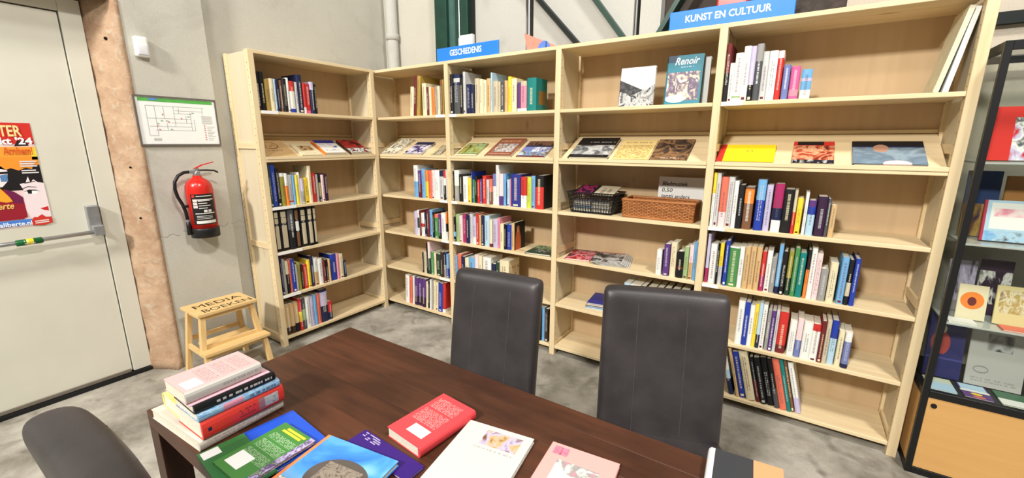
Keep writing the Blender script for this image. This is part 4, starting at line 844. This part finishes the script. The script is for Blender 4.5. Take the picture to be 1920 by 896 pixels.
bm = bmesh.new(); tube(bm, [(0, -0.098, 0.138), (0, -0.098, 0.122)], 0.0135, 10); obj('nozzle_ring', bm, 'steel', ex)
bm = bmesh.new(); bx(bm, (-0.01, -0.118, 0.222), (0.012, -0.078, 0.240), 0, 0.003); obj('hose_clip', bm, 'black_plastic', ex)
bm = bmesh.new(); bx(bm, (WX + 0.232, -0.03, 0.10), (-R_ - 0.001, 0.03, 0.40)); obj('wall_bracket', bm, 'black_metal', ex)

# poster on the door
po = empty('poster', (DX + 0.0008, -2.62, 1.13)); tag(po, 'colourful book market poster taped to the door', 'poster')
PWd, PH = 0.485, 0.60
obj('sheet', box((0, 0, 0), (0.0006, PWd, PH)), plain('poster_pink', (236, 210, 208), 0.5, vary=0.01), po)
def pshape(name, pts, colr, lay_=1):
    bm = bmesh.new(); prism(bm, [Vector((0.0006 + lay_ * 0.00035, u * PWd, v * PH)) for u, v in pts], X, 0.0003)
    return obj(name, bm, plain('poster_' + name, colr, 0.5, vary=0.01), po)
pshape('red_field', [(0, .80), (1, .80), (1, 1), (0, 1)], (206, 48, 40))
pshape('black_field', [(0, .36), (1, .36), (1, .68), (0, .68)], (28, 24, 26), 1)
pshape('orange_field', [(0, .675), (1, .675), (1, .775), (0, .775)], (240, 160, 56), 2)
pshape('black_patch', [(.83, .78), (.87, .84), (.9, .82), (.93, .84), (.95, .785)], (40, 26, 26), 2)
pshape('yellow_corner', [(.95, .65), (1, .65), (1, .77), (.96, .76)], (246, 214, 70), 3)
pshape('orange_burst', [(.6, .68), (.6, .585), (.72, .56), (.76, .575), (.82, .55), (.88, .575), (.93, .56), (.95, .6), (1, .6), (1, .68)], (240, 150, 50), 3)
pshape('face_profile', [(.80, .42), (.82, .36), (.80, .27), (.80, .16), (.83, .08), (1, .08), (1, .42), (.95, .43), (.92, .46), (.89, .43), (.88, .49), (.85, .43)], (238, 222, 226), 4)
pshape('eye_white', [(.82, .34), (.86, .355), (.92, .35), (.95, .335), (.91, .315), (.85, .318)], (248, 246, 246), 5)
pshape('eye_line', [(.815, .342), (.86, .362), (.92, .357), (.955, .338), (.92, .349), (.86, .353)], (26, 24, 26), 7)
pshape('eye_pupil', [(.845, .352), (.885, .352), (.88, .32), (.85, .322)], (26, 24, 26), 6)
pshape('brow', [(.81, .375), (.86, .395), (.93, .385), (.93, .38), (.86, .388), (.81, .37)], (26, 24, 26), 6)
pshape('hand_line', [(.84, .43), (.93, .445), (.93, .438), (.84, .422)], (26, 24, 26), 6)
pshape('lips', [(.92, .17), (.99, .185), (.99, .14), (.95, .15)], (204, 40, 46), 5)
pshape('face_second', [(.3, .58), (.68, .60), (.73, .55), (.71, .45), (.66, .40), (.3, .38)], (240, 230, 230), 3)
pshape('eye_second', [(.66, .51), (.72, .52), (.715, .45), (.66, .45)], (90, 130, 180), 5)
pshape('lid_line', [(.5, .535), (.73, .545), (.73, .525), (.5, .515)], (24, 20, 22), 6)
pshape('book_body', [(0, .40), (.6, .40), (.72, .34), (.80, .29), (.80, .10), (.76, .08), (0, .07)], (150, 30, 46), 7)
pshape('book_purple', [(.66, .38), (.74, .35), (.80, .29), (.79, .23), (.72, .24)], (112, 30, 74), 8)
pshape('book_yellow', [(.4, .40), (.63, .40), (.72, .26), (.66, .25), (.4, .33)], (242, 166, 48), 8)
pshape('blue_band', [(0, 0), (.83, .02), (.83, .075), (0, .06)], (72, 128, 214), 9)
pshape('red_burst', [(.82, .01), (.825, .06), (.85, .09), (.88, .085), (.92, .11), (.95, .08), (1, .075), (1, .02), (.92, .0)], (206, 56, 40), 10)
def ptext(t, u, v, size, colr, wd=None, shear=0.0, bold=0.0008, lay_=11):
    lettering('lettering', t, size, plain('poster_ink', colr, 0.5, vary=0.0), po, frame((0.0006 + lay_ * .00035 + 0.0003, u * PWd, v * PH), Y, Z, X), bold=bold, width=wd, depth=0.0002, shear=shear)
ptext('TER', .735, .875, 0.085, (246, 220, 150), 0.088, bold=0.002)
ptext("kt '24", .72, .80, 0.052, (248, 246, 246), 0.128, bold=0.0018)
ptext('Arnhem!', .735, .705, 0.058, (214, 90, 36), 0.115, bold=0.0012)
ptext('aliberte.nl', .56, .018, 0.034, (240, 244, 250), 0.128)
ptext('erte', .58, .19, 0.05, (240, 200, 110), 0.06, shear=0.3)
for k in range(5):
    v_ = .64 - k * .022 - (.02 if k > 2 else 0)
    pshape('print_line', [(.84, v_), (.98 - .02 * (k % 2), v_), (.98 - .02 * (k % 2), v_ - .012), (.84, v_ - .012)], (226, 222, 222), 11)
for k in range(2):
    pshape('print_line', [(.85, .05 - k * .018), (.97, .055 - k * .018), (.97, .045 - k * .018), (.85, .04 - k * .018)], (236, 226, 222), 12)

# ================================================================== step stool
st = empty('step_stool', (0.0, -1.485, 0)); tag(st, 'pine two-step stool with MEDIA BOEKEN burnt into its top', 'stool')
def sleg(a, b, w_=0.038): bm = bmesh.new(); beam(bm, a, b, w_, 0.03, (0, 1, 0)); return obj('leg', bm, 'stool_z', st)
for s in (-1, 1):
    sleg((-0.215, s * 0.195, 0), (-0.155, s * 0.155, 0.478)); sleg((0.145, s * 0.205, 0), (0.125, s * 0.185, 0.222)); sleg((0.072, s * 0.187, 0.215), (0.052, s * 0.155, 0.478))
    bm = bmesh.new(); beam(bm, (-0.19, s * 0.178, 0.205), (0.13, s * 0.186, 0.205), 0.018, 0.034); obj('side_rail', bm, 'stool_x', st)
    bm = bmesh.new(); beam(bm, (-0.155, s * 0.155, 0.46), (0.055, s * 0.155, 0.46), 0.018, 0.03); obj('side_rail', bm, 'stool_x', st)
for x, z, h2 in ((-0.18, 0.255, .186), (-0.157, 0.46, .155), (0.056, 0.46, .155), (0.128, 0.204, .185), (0.068, 0.25, .178)):
    obj('cross_rail', box((x - .009, -h2, z - .015), (x + .009, h2, z + .015)), 'stool_y', st)
tops = []
for k in range(3): tops.append(obj('top_plank', box((-0.19 + k * 0.0945, -0.19, 0.478), (-0.19 + k * 0.0945 + 0.092, 0.19, 0.498), 0.002), 'stool_y', st))
obj('step_plank', box((0.065, -0.215, 0.222), (0.17, 0.215, 0.242), 0.002), 'stool_y', st)
obj('step_plank', box((-0.10, -0.15, 0.222), (0.04, 0.15, 0.240), 0.002), 'stool_y', st)
burnt = plain('burnt_lettering', (54, 36, 22), 0.8)
lettering('lettering', 'MEDIA', 0.105, burnt, st, frame((-0.055, -0.155, 0.4981), Y, -X, Z), bold=0.0, width=0.30, depth=0.0005)
lettering('lettering', 'BOEKEN', 0.095, burnt, st, frame((0.065, -0.145, 0.4981), Y, -X, Z), bold=0.0, width=0.31, depth=0.0005)

# ================================================================== table
TX0, TX1, TY0, TY1, TZ = 1.575, 3.56, -2.357, -1.565, 0.75
tb = empty('table', ((TX0 + TX1) / 2, (TY0 + TY1) / 2, 0)); tag(tb, 'dark brown wooden table covered with books', 'table')
tcx, tcy = tb.location.x, tb.location.y
ys = [TY0, -2.24, -2.12, -2.0, -1.88, -1.765, -1.655, TY1]
for i in range(7):
    obj('plank', box((TX0 - tcx, ys[i] - tcy + .0003, TZ - 0.055), (TX1 - tcx, ys[i + 1] - tcy - .0003, TZ - (0.0006 if i % 2 else 0)), 0.0006, 1), 'table_x', tb)
for x in (TX0, TX1 - 0.075):
    for y in (TY0, TY1 - 0.075): obj('leg', box((x - tcx, y - tcy, 0), (x - tcx + 0.075, y - tcy + 0.075, TZ - 0.0555), 0.002), 'table_z', tb)
for y in (TY0 + 0.01, TY1 - 0.035): obj('apron', box((TX0 + .075 - tcx, y - tcy, TZ - 0.075), (TX1 - .075 - tcx, y - tcy + 0.025, TZ - 0.0555)), 'table_x', tb)

# ================================================================== chairs
def leather():
    m, N, L, b = newmat('dark_leather', 0.42, 0.45)
    t = N.new('ShaderNodeTexCoord'); n = N.new('ShaderNodeTexNoise'); n.inputs['Scale'].default_value = 7; n.inputs['Detail'].default_value = 6
    n2 = N.new('ShaderNodeTexVoronoi'); n2.inputs['Scale'].default_value = 260
    for q in (n, n2): L.new(t.outputs['Object'], q.inputs['Vector'])
    r = N.new('ShaderNodeValToRGB'); r.color_ramp.elements[0].position = .3; r.color_ramp.elements[1].position = .75
    r.color_ramp.elements[0].color = rgb((44, 41, 42)); r.color_ramp.elements[1].color = rgb((62, 57, 58))
    L.new(n.outputs['Fac'], r.inputs['Fac']); L.new(r.outputs['Color'], b.inputs['Base Color'])
    bp = N.new('ShaderNodeBump'); bp.inputs['Strength'].default_value = 0.12; bp.inputs['Distance'].default_value = 0.002
    L.new(n2.outputs['Distance'], bp.inputs['Height']); L.new(bp.outputs['Normal'], b.inputs['Normal'])
    return m
M['leather'] = leather()
M['seam'] = plain('leather_seam', (74, 68, 70), 0.55, 0.3)
def curved_pad(w, h, t, z0, yb, recline, bow, round_=0.02):
    """upholstered back: bottom at z0, width w, thickness t; front face towards -y"""
    bm = bmesh.new(); nx, nz = 16, 20; grid = []
    for side in (0, 1):
        g = []
        for j in range(nz + 1):
            rowv = []
            for i in range(nx + 1):
                u, v = i / nx, j / nz; x = (u - .5) * w; z = z0 + v * h
                # rounded silhouette and pillowed edges
                ex = max(0, abs(u - .5) * 2 - .86) / .14; ez = max(0, v - .93) / .07
                pinch = 1 - 0.30 * (max(ex, ez) ** 3)
                if v > .97: x *= 1 - 0.02 * ((v - .97) / .03)
                z -= 0.005 * (max(0, abs(u - .5) * 2 - .8) / .2) ** 2 * (v > .9)
                yc = yb + recline * v ** 1.25 - bow * (1 - (2 * u - 1) ** 2) * v * -1
                y = yc + (t / 2 * pinch if side else -t / 2 * pinch)
                rowv.append(bm.verts.new((x, y, z)))
            g.append(rowv)
        grid.append(g)
    for side in (0, 1):
        for j in range(nz):
            for i in range(nx): bm.faces.new((grid[side][j][i], grid[side][j][i + 1], grid[side][j + 1][i + 1], grid[side][j + 1][i]))
    for j in range(nz):
        for i in (0, nx): bm.faces.new((grid[0][j][i], grid[1][j][i], grid[1][j + 1][i], grid[0][j + 1][i]))
    for i in range(nx):
        for j in (0, nz): bm.faces.new((grid[0][j][i], grid[1][j][i], grid[1][j][i + 1], grid[0][j][i + 1]))
    return bm
def chair(loc, rz, label, width=0.455, top=1.05, thick=0.088, bow=0.012):
    r = empty('dining_chair', loc, rz); tag(r, label, 'chair', 'upholstered chairs at the dark table')
    z0 = 0.40; bk = obj('backrest', curved_pad(width, top - z0, thick, z0, 0.16, 0.09, bow), 'leather', r, smooth=True)
    md = bk.modifiers.new('s', 'SUBSURF'); md.levels = 2; md.render_levels = 2
    for sx in (-0.10, 0.085):
        bm = bmesh.new(); pts = []
        for k in range(13):
            v = k / 12 * 0.955; yc = 0.16 + 0.09 * v ** 1.25 + bow * (1 - (2 * sx / width) ** 2) * v
            pts.append((sx, yc - (thick / 2 + 0.0002) * (1 if v < .93 else 1 - .25 * (v - .93) / .07), z0 + v * (top - z0)))
        tube(bm, pts, 0.0018, 6); obj('seam', bm, 'seam', bk)
    bm = bmesh.new(); bx(bm, (-width / 2, -0.27, 0.40), (width / 2, 0.135, 0.475), 0, 0.02, 3); obj('seat', bm, 'leather', r, smooth=True)
    for sx in (-1, 1):
        for y in (-0.235, 0.14): obj('leg', box((sx * (width / 2 - .025) - .02, y - .02, 0), (sx * (width / 2 - .025) + .02, y + .02, 0.405), 0.002), 'table_z', r)
    return r
def chair_at(top_mid, rz, label, **k):
    R3 = Matrix.Rotation(rz, 3, 'Z'); p = Vector(top_mid) - R3 @ Vector((0, 0.22, 0)); chair((p.x, p.y, 0), rz, label, **k)
chair_at((2.225, -1.262, 0), math.radians(5.5), 'dark leather chair standing square to the table in front of GESCHIEDENIS bay', width=0.44)
chair_at((2.917, -1.070, 0), math.radians(18), 'dark leather chair turned slightly away from table in front of basket bay', width=0.485)
chair_at((2.185, -2.580, 0), math.radians(180), 'grey-black leather chair tucked in on the side opposite the other two chairs', width=0.46, top=1.05, thick=0.11, bow=-0.012)

# ================================================================== books on the table
TT = flat(TZ + 0.0002)
def stack(x0, y0, w_, l_, z0, t, mat, label, rot=0.0):
    """book lying with its spine along y, spine facing +x; x0,y0 = near end of the spine"""
    R3 = Matrix.Rotation(math.radians(rot), 3, 'Z'); Wd, Ld = R3 @ -X, R3 @ Y
    Xd = Wd.cross(Ld)
    return add_book(frame((x0, y0, TZ + z0 + (t if Xd.z < 0 else 0)), Xd, Wd, Ld), t, w_, l_, mat, label, 'pile of books on the table corner')
stack(1.955, -2.345, 0.31, 0.25, 0.0003, 0.033, printed('white_base_book', (204, 196, 184), [('sprint', .15, .9, .2, .8, (170, 150, 160), 2, 30)]), 'white landscape book at the bottom of the table pile', 3)
stack(1.962, -2.335, 0.165, 0.238, 0.0338, 0.058, printed('red_spine_book', (222, 62, 52), [('sprint', .42, .62, .25, .75, 'maroon', 3, 20), ('srect', .66, .74, .15, .85, (160, 110, 110)), ('snoise', .74, .92, .2, .8, ('grey', 'lightgrey', 'darkgrey'), 14.0), ('srect', .06, .1, .4, .6, 'navy')], 0.35), 'thick red hardback second from the bottom of the table pile', 1)
stack(1.958, -2.338, 0.16, 0.232, 0.0921, 0.026, printed('blue_spine_book', (120, 168, 204), [('snoise', -.1, 1.1, -.1, 1.1, ('lightblue', 'paleblue', (110, 150, 190), 'lightblue'), 12.0), ('srect', .28, .52, .1, .9, (214, 140, 160)), ('sprint', .6, .95, .2, .8, 'navy', 1, 24)], 0.35), 'light blue book between red and black books in the table pile', 0)
stack(1.952, -2.342, 0.155, 0.226, 0.1184, 0.028, printed('black_spine_book', 'black', [('sprint', .25, .95, .25, .7, 'white', 1, 26)], 0.35), 'black book with white lettering in the table pile', -1)
stack(1.945, -2.35, 0.15, 0.224, 0.1467, 0.003, printed('pink_page_cover', (226, 178, 190), []), 'thin pink booklet under the topmost book of the pile', 0)
tpk = stack(1.938, -2.352, 0.146, 0.208, 0.150, 0.036, printed('pink_top_book', (196, 192, 186), [('rect', .06, 1.1, -.1, 1.1, (208, 174, 172)), ('print', .15, .85, .3, .48, (150, 118, 120), 6, 34), ('print', .15, .85, .52, .7, (150, 118, 120), 7, 34), ('print', .15, .85, .74, .92, (150, 118, 120), 7, 34), ('sprint', .45, .95, .3, .7, 'grey', 1, 30)], 0.4), 'pale pink paperback topmost on the table pile', 1)
obj('sticker', box((-0.0005, 0.02, 0.012), (0.0, 0.075, 0.055)), 'paper', tpk)
yb_ = add_book(frame((1.655, -2.33, TZ + 0.0338), Z, X, Y), 0.048, 0.125, 0.17, printed('yellow_small_book', (240, 222, 130), [('rect', .3, .8, .1, .35, 'white')]), 'small yellow paperback wedged beside the red hardback in the pile')
# flat books spread over the table; corners given in pixels
c7 = cr(340, 640, 3.4286); c8 = cr(700, 480, 2.1537)
lay(c7(370, 600), c7(590, 838), c7(705, 432), TT, 0.010, printed('big_blue_book', (38, 84, 200), [('rect', -.1, .06, -.1, 1.1, (34, 74, 180))], 0.35), 'large plain blue book under the green magazines', flip=True)
g1 = lay(c7(95, 728), c7(290, 1010), c7(400, 590), flat(TZ + 0.0106), 0.006, printed('dark_green_mag', (52, 110, 62), [('rect', .0, .1, .0, 1.1, (60, 122, 66))], 0.35), 'dark green magazine under the printed green magazine', name='magazine', cat='magazine')
obj('sticker', box((0.0061, 0.008, 0.006), (0.0066, 0.045, 0.05)), 'paper', g1)
g2 = lay(c7(200, 775), c7(390, 935), c7(650, 507), flat(TZ + 0.017), 0.008, printed('green_text_mag', (72, 132, 64), [('print', .12, .85, .28, .44, (190, 210, 180), 9, 26), ('print', .12, .85, .48, .64, (190, 210, 180), 9, 26), ('print', .12, .85, .68, .80, (190, 210, 180), 7, 26), ('rect', .2, .75, .86, .90, 'yellow'), ('rect', .25, .8, .915, .955, 'yellow'), ('rect', .84, 1.1, -.1, .12, 'teal'), ('noise', .86, 1.1, .12, 1.1, ('purple', 'lavender', 'purple', 'palegreen'), 9.0)], 0.35), 'green magazine with white text and yellow stripes', name='magazine', cat='magazine')
obj('sticker', box((0.0081, 0.02, 0.02), (0.0086, 0.085, 0.07)), 'paper', g2)
lay(c7(560, 885), c7(1050, 1120), c7(1010, 622), flat(TZ + 0.0106), 0.016, printed('sky_cover', (70, 150, 230), [('noise', .05, 1.1, -.1, 1.1, ((46, 110, 214), (84, 160, 236), (130, 190, 240)), 1.6), ('ell', .25, .95, .0, .72, (92, 84, 78)), ('noise', .36, .8, .12, .6, ((112, 100, 92), (150, 138, 124), (92, 84, 78)), 9.0, 2.0), ('noise', .05, .5, -.1, .12, ('white', 'black', 'grey'), 8.0), ('rect', -.1, .055, -.1, 1.1, (240, 136, 76))], 0.3), 'bright blue book with a dark dome photograph and orange spine')
lay(c7(1060, 640), c7(1440, 900), c7(1190, 568), TT, 0.009, printed('purple_cover', (58, 30, 116), [('print', .06, .36, .55, .95, (206, 196, 226), 4, 8)], 0.35), 'dark purple booklet with white print beside the red paperback')
rb = lay(c7(1535, 692), c7(1325, 547), c7(1865, 430), TT, 0.034, printed('red_paperback', (226, 72, 78), [('print', .2, .9, .34, .62, (240, 180, 176), 12, 30), ('print', .2, .9, .66, .9, (240, 180, 176), 9, 30)], 0.35), 'red paperback with a white sticker lying alone on the table')
obj('sticker', box((-0.0006, 0.03, 0.028), (-0.0001, 0.10, 0.066)), 'paper', rb)
wb = lay((760, 925), (905, 985), (892.7, 790), TT, 0.014, printed('white_text_book', (208, 206, 200), [('noise', .35, .88, .74, .94, ('brown', 'tan', 'lavender', 'brown'), 6.0), ('print', .3, .86, .68, .71, 'grey', 1, 30), ('print', .3, .86, .42, .66, 'lightgrey', 14, 40)], 0.35), 'white book with a brown photograph lying on the table')
pk = lay((975, 925), (1120, 985), (1048, 831), TT, 0.012, printed('pink_cover_book', (234, 168, 162), [('noise', .2, .8, .1, .72, ('lightgrey', 'white', 'grey', 'pink'), 5.0, 1.0), ('noise', .08, .3, .8, .95, ('magenta', 'pink', 'purple'), 14.0)], 0.35), 'pink book with a magenta flower and grey picture')
lay((1318, 905), (1475, 960), (1340, 840), TT, 0.042, printed('dark_folder', (58, 60, 64), [('rect', -.1, .10, -.1, 1.1, (222, 224, 226)), ('rect', .62, 1.1, -.1, 1.1, (238, 158, 112))], 0.4), 'thick dark grey book with a white spine and salmon panel')

# ================================================================== glass cabinet
CX0, CX1, CY0, CY1, CZ = 3.935, 4.90, -0.09, 0.36, 2.03
cb = empty('glass_cabinet', ((CX0 + CX1) / 2, (CY0 + CY1) / 2, 0)); tag(cb, 'black-framed glass display cabinet with a beech door', 'cabinet')
ccx, ccy = cb.location.x, cb.location.y
def cpart(name, lo, hi, mat, bev=0.001, parent=None): return obj(name, box((lo[0] - ccx, lo[1] - ccy, lo[2]), (hi[0] - ccx, hi[1] - ccy, hi[2]), bev, 1), mat, parent or cb)
fr = 0.024
for x in (CX0, CX1 - fr):
    for y in (CY0, CY1 - fr): cpart('frame_post', (x, y, 0), (x + fr, y + fr, CZ), 'black_metal')
for y in (CY0, CY1 - fr):
    for z in (0.0, 0.425, CZ - 0.035): cpart('frame_rail', (CX0 + fr, y, z), (CX1 - fr, y + fr, z + 0.035), 'black_metal')
for x in (CX0, CX1 - fr):
    for z in (0.0, 0.425, CZ - 0.035): cpart('frame_rail', (x, CY0 + fr, z), (x + fr, CY1 - fr, z + 0.035), 'black_metal')
def glassmat():
    m, N, L, b = newmat('cabinet_glass', 0.02, 0.5)
    tr = N.new('ShaderNodeBsdfTransparent'); tr.inputs[0].default_value = (0.95, 0.965, 0.955, 1); gl = N.new('ShaderNodeBsdfGlossy'); gl.inputs['Roughness'].default_value = 0.02
    fz = N.new('ShaderNodeFresnel'); fz.inputs[0].default_value = 1.5; mx = N.new('ShaderNodeMixShader')
    ge = N.new('ShaderNodeNewGeometry'); iv = N.new('ShaderNodeMath'); iv.operation = 'SUBTRACT'; iv.inputs[0].default_value = 1.0; L.new(ge.outputs['Backfacing'], iv.inputs[1])
    fm = N.new('ShaderNodeMath'); fm.operation = 'MULTIPLY'; L.new(fz.outputs[0], fm.inputs[0]); L.new(iv.outputs[0], fm.inputs[1])
    L.new(fm.outputs[0], mx.inputs[0]); L.new(tr.outputs[0], mx.inputs[1]); L.new(gl.outputs[0], mx.inputs[2])
    L.new(mx.outputs[0], N['Material Output'].inputs[0]); return m
M['glass'] = glassmat()
dr = cpart('door', (CX0 + fr + .002, CY0 + 0.004, 0.037), (CX1 - fr - .002, CY0 + 0.022, 0.423), 'beech')
bm = bmesh.new(); lathe(bm, [(0.0, 0.006), (0.011, 0.005), (0.012, 0.0)], seg=16); k_ = obj('lock', bm, 'black_metal', dr); k_.matrix_local = frame((3.985 - ccx, CY0 + 0.004 - ccy, 0.385), X, Z, -Y)
cpart('side_board', (CX0 + 0.006, CY0 + fr, 0.036), (CX0 + 0.02, CY1 - fr, 0.424), 'beech')
cpart('inner_floor', (CX0 + fr, CY0 + fr, 0.43), (CX1 - fr, CY1 - fr, 0.455), plain('dark_base', (40, 42, 42), 0.5))
cpart('front_glass', (CX0 + fr, CY0 + 0.010, 0.461), (CX1 - fr, CY0 + 0.014, CZ - 0.036), 'glass', 0)
cpart('side_glass', (CX0 + 0.010, CY0 + fr, 0.461), (CX0 + 0.014, CY1 - fr, CZ - 0.036), 'glass', 0)
cpart('top_glass', (CX0 + fr, CY0 + fr, CZ - 0.02), (CX1 - fr, CY1 - fr, CZ - 0.015), 'glass', 0)
cpart('back_glass', (CX0 + fr, CY1 - 0.014, 0.461), (CX1 - fr, CY1 - 0.010, CZ - 0.036), 'glass', 0)
gs = plain('shelf_glass', (184, 188, 182), 0.15, 0.5, vary=0.02)
CS = [1.545, 1.185, 0.805]
for z in CS: cpart('glass_shelf', (CX0 + fr, CY0 + fr + .004, z - 0.008), (CX1 - fr, CY1 - 0.022, z), gs)
def cab_book(x0, x1, z0, h, y0, lean, t, base, ops, label, grp_=None):
    a = math.radians(lean); n = Vector((0, -math.cos(a), math.sin(a))); L = Vector((0, math.sin(a), math.cos(a)))
    o = Vector((x0, y0, z0 + 0.0005)) - n * t; o.z += 2 * t * abs(n.z)
    m_ = frame(o, n, X, L)
    return add_book(m_, t, x1 - x0, h, printed('cabinet_cover', base, ops, 0.4), label, grp_ or 'books shown in the glass cabinet')
cab_book(3.985, 4.20, CS[0], 0.235, 0.08, 8, 0.02, (206, 50, 42), [('noise', .4, 1.1, .0, .8, ('red', 'lavender', 'white', 'darkgrey', 'white'), 4.0)], 'red book with a white sketch on the top glass shelf')
cab_book(4.24, 4.42, CS[0], 0.22, 0.09, 8, 0.02, 'navy', [('print', .1, .9, .6, .8, 'white', 2, 12)], 'navy book right of the red one on the top glass shelf')
cab_book(3.985, 4.10, CS[1], 0.31, 0.16, 6, 0.02, (44, 62, 104), [('noise', .0, 1.1, .0, .5, ('navy', 'brown', 'gold', 'purple'), 3.0)], 'dark blue book at the back of the second glass shelf')
cab_book(4.115, 4.30, CS[1], 0.29, 0.16, 6, 0.02, (176, 124, 70), [], 'plain brown board at the back of the second glass shelf')
cab_book(4.03, 4.20, CS[1], 0.185, 0.04, 10, 0.018, 'paleblue', [('rect', .14, .92, .3, .94, 'white'), ('noise', .2, .8, .6, .8, ('white', 'palepink', 'pink'), 4.0), ('noise', .0, 1.1, .0, .25, ('lightblue', 'paleblue', 'darkgrey'), 4.0), ('rect', -.1, .06, -.1, 1.1, (176, 60, 80))], 'white and blue framed book on the second glass shelf')
cab_book(4.215, 4.38, CS[1], 0.18, 0.05, 10, 0.018, 'red', [('print', .1, .9, .3, .7, 'white', 3, 10)], 'small red book on the second glass shelf')
cab_book(3.99, 4.09, CS[2], 0.255, 0.16, 6, 0.015, 'grey', [('noise', .0, 1.1, .2, 1.1, ('grey', 'lavender', 'darkgrey'), 3.0)], 'grey book at the back of the third glass shelf')
cab_book(4.10, 4.21, CS[2], 0.27, 0.16, 6, 0.015, 'darkpurple', [('noise', .0, 1.1, .2, .8, ('black', 'darkpurple', 'white', 'black'), 4.0)], 'dark purple book with white streaks on the third glass shelf')
cab_book(4.01, 4.11, CS[2], 0.165, 0.03, 10, 0.012, 'cream', [('ell', .1, .9, .3, .8, 'orange'), ('ell', .35, .65, .4, .65, 'maroon')], 'cream card with an orange flower on the third glass shelf')
cab_book(4.135, 4.25, CS[2], 0.18, 0.03, 10, 0.012, (222, 206, 150), [('noise', .1, .9, .3, .9, ('cream', 'gold', 'cream', 'brown'), 4.0)], 'pale gold card on the third glass shelf')
for (x0, x1, z, y0, y1, base, lab) in ((3.975, 4.07, CS[2], -0.05, 0.02, 'white', 'white booklet lying on the third glass shelf'), (4.15, 4.27, CS[2], -0.05, 0.02, 'salmon', 'salmon booklet lying on the third glass shelf')):
    add_book(frame((x0, y0, z + .0005), Z, X, Y), 0.008, x1 - x0, y1 - y0, printed('cab_flat', base, []), lab, 'books shown in the glass cabinet', 'booklet', 'booklet')
FZ = 0.456
cab_book(3.962, 4.10, FZ, 0.33, 0.105, 10, 0.015, (44, 46, 104), [('rect', -.1, 1.1, .28, .31, (70, 74, 140)), ('ell', .1, .62, .34, .72, (176, 70, 64)), ('rect', -.1, 1.1, .33, .36, (44, 46, 104)), ('ell', .24, .48, .68, .82, 'cream')], 'navy book with a red triangular figure on the cabinet floor')
cab_book(4.115, 4.31, FZ, 0.315, 0.10, 10, 0.012, (196, 194, 188), [('noise', .3, .75, .58, .84, ('darkgrey', 'grey', 'lightgrey', 'black'), 3.0), ('ell', .12, .4, .2, .32, 'grey'), ('ell', .14, .38, .22, .30, (196, 194, 188)), ('print', .1, .9, .06, .14, 'grey', 2, 20)], 'grey document with two dark photographs on the cabinet floor')
for (x0, x1, y0, y1, base, ops, lab) in ((3.96, 4.062, -0.055, 0.085, 'paleblue', [('rect', -.1, 1.1, .6, 1.1, (200, 208, 186))], 'pale blue booklet lying on the cabinet floor behind glass'),
        (4.085, 4.185, -0.055, 0.085, 'purple', [('rect', .05, .95, .55, 1.0, 'paleblue'), ('rect', .0, 1.0, .42, .56, 'white'), ('ell', .3, .7, .2, .36, 'yellow'), ('ell', .3, .75, .02, .16, 'salmon')], 'purple booklet with yellow and salmon spots on the cabinet floor'),
        (4.21, 4.33, -0.055, 0.085, (70, 110, 84), [('rect', .0, 1.1, .0, .45, 'white')], 'green and white booklet lying on the cabinet floor')):
    add_book(frame((x0, y0, FZ + .0005), Z, X, Y), 0.006, x1 - x0, y1 - y0, printed('cab_flat', base, ops), lab, 'books shown in the glass cabinet', 'booklet', 'booklet')
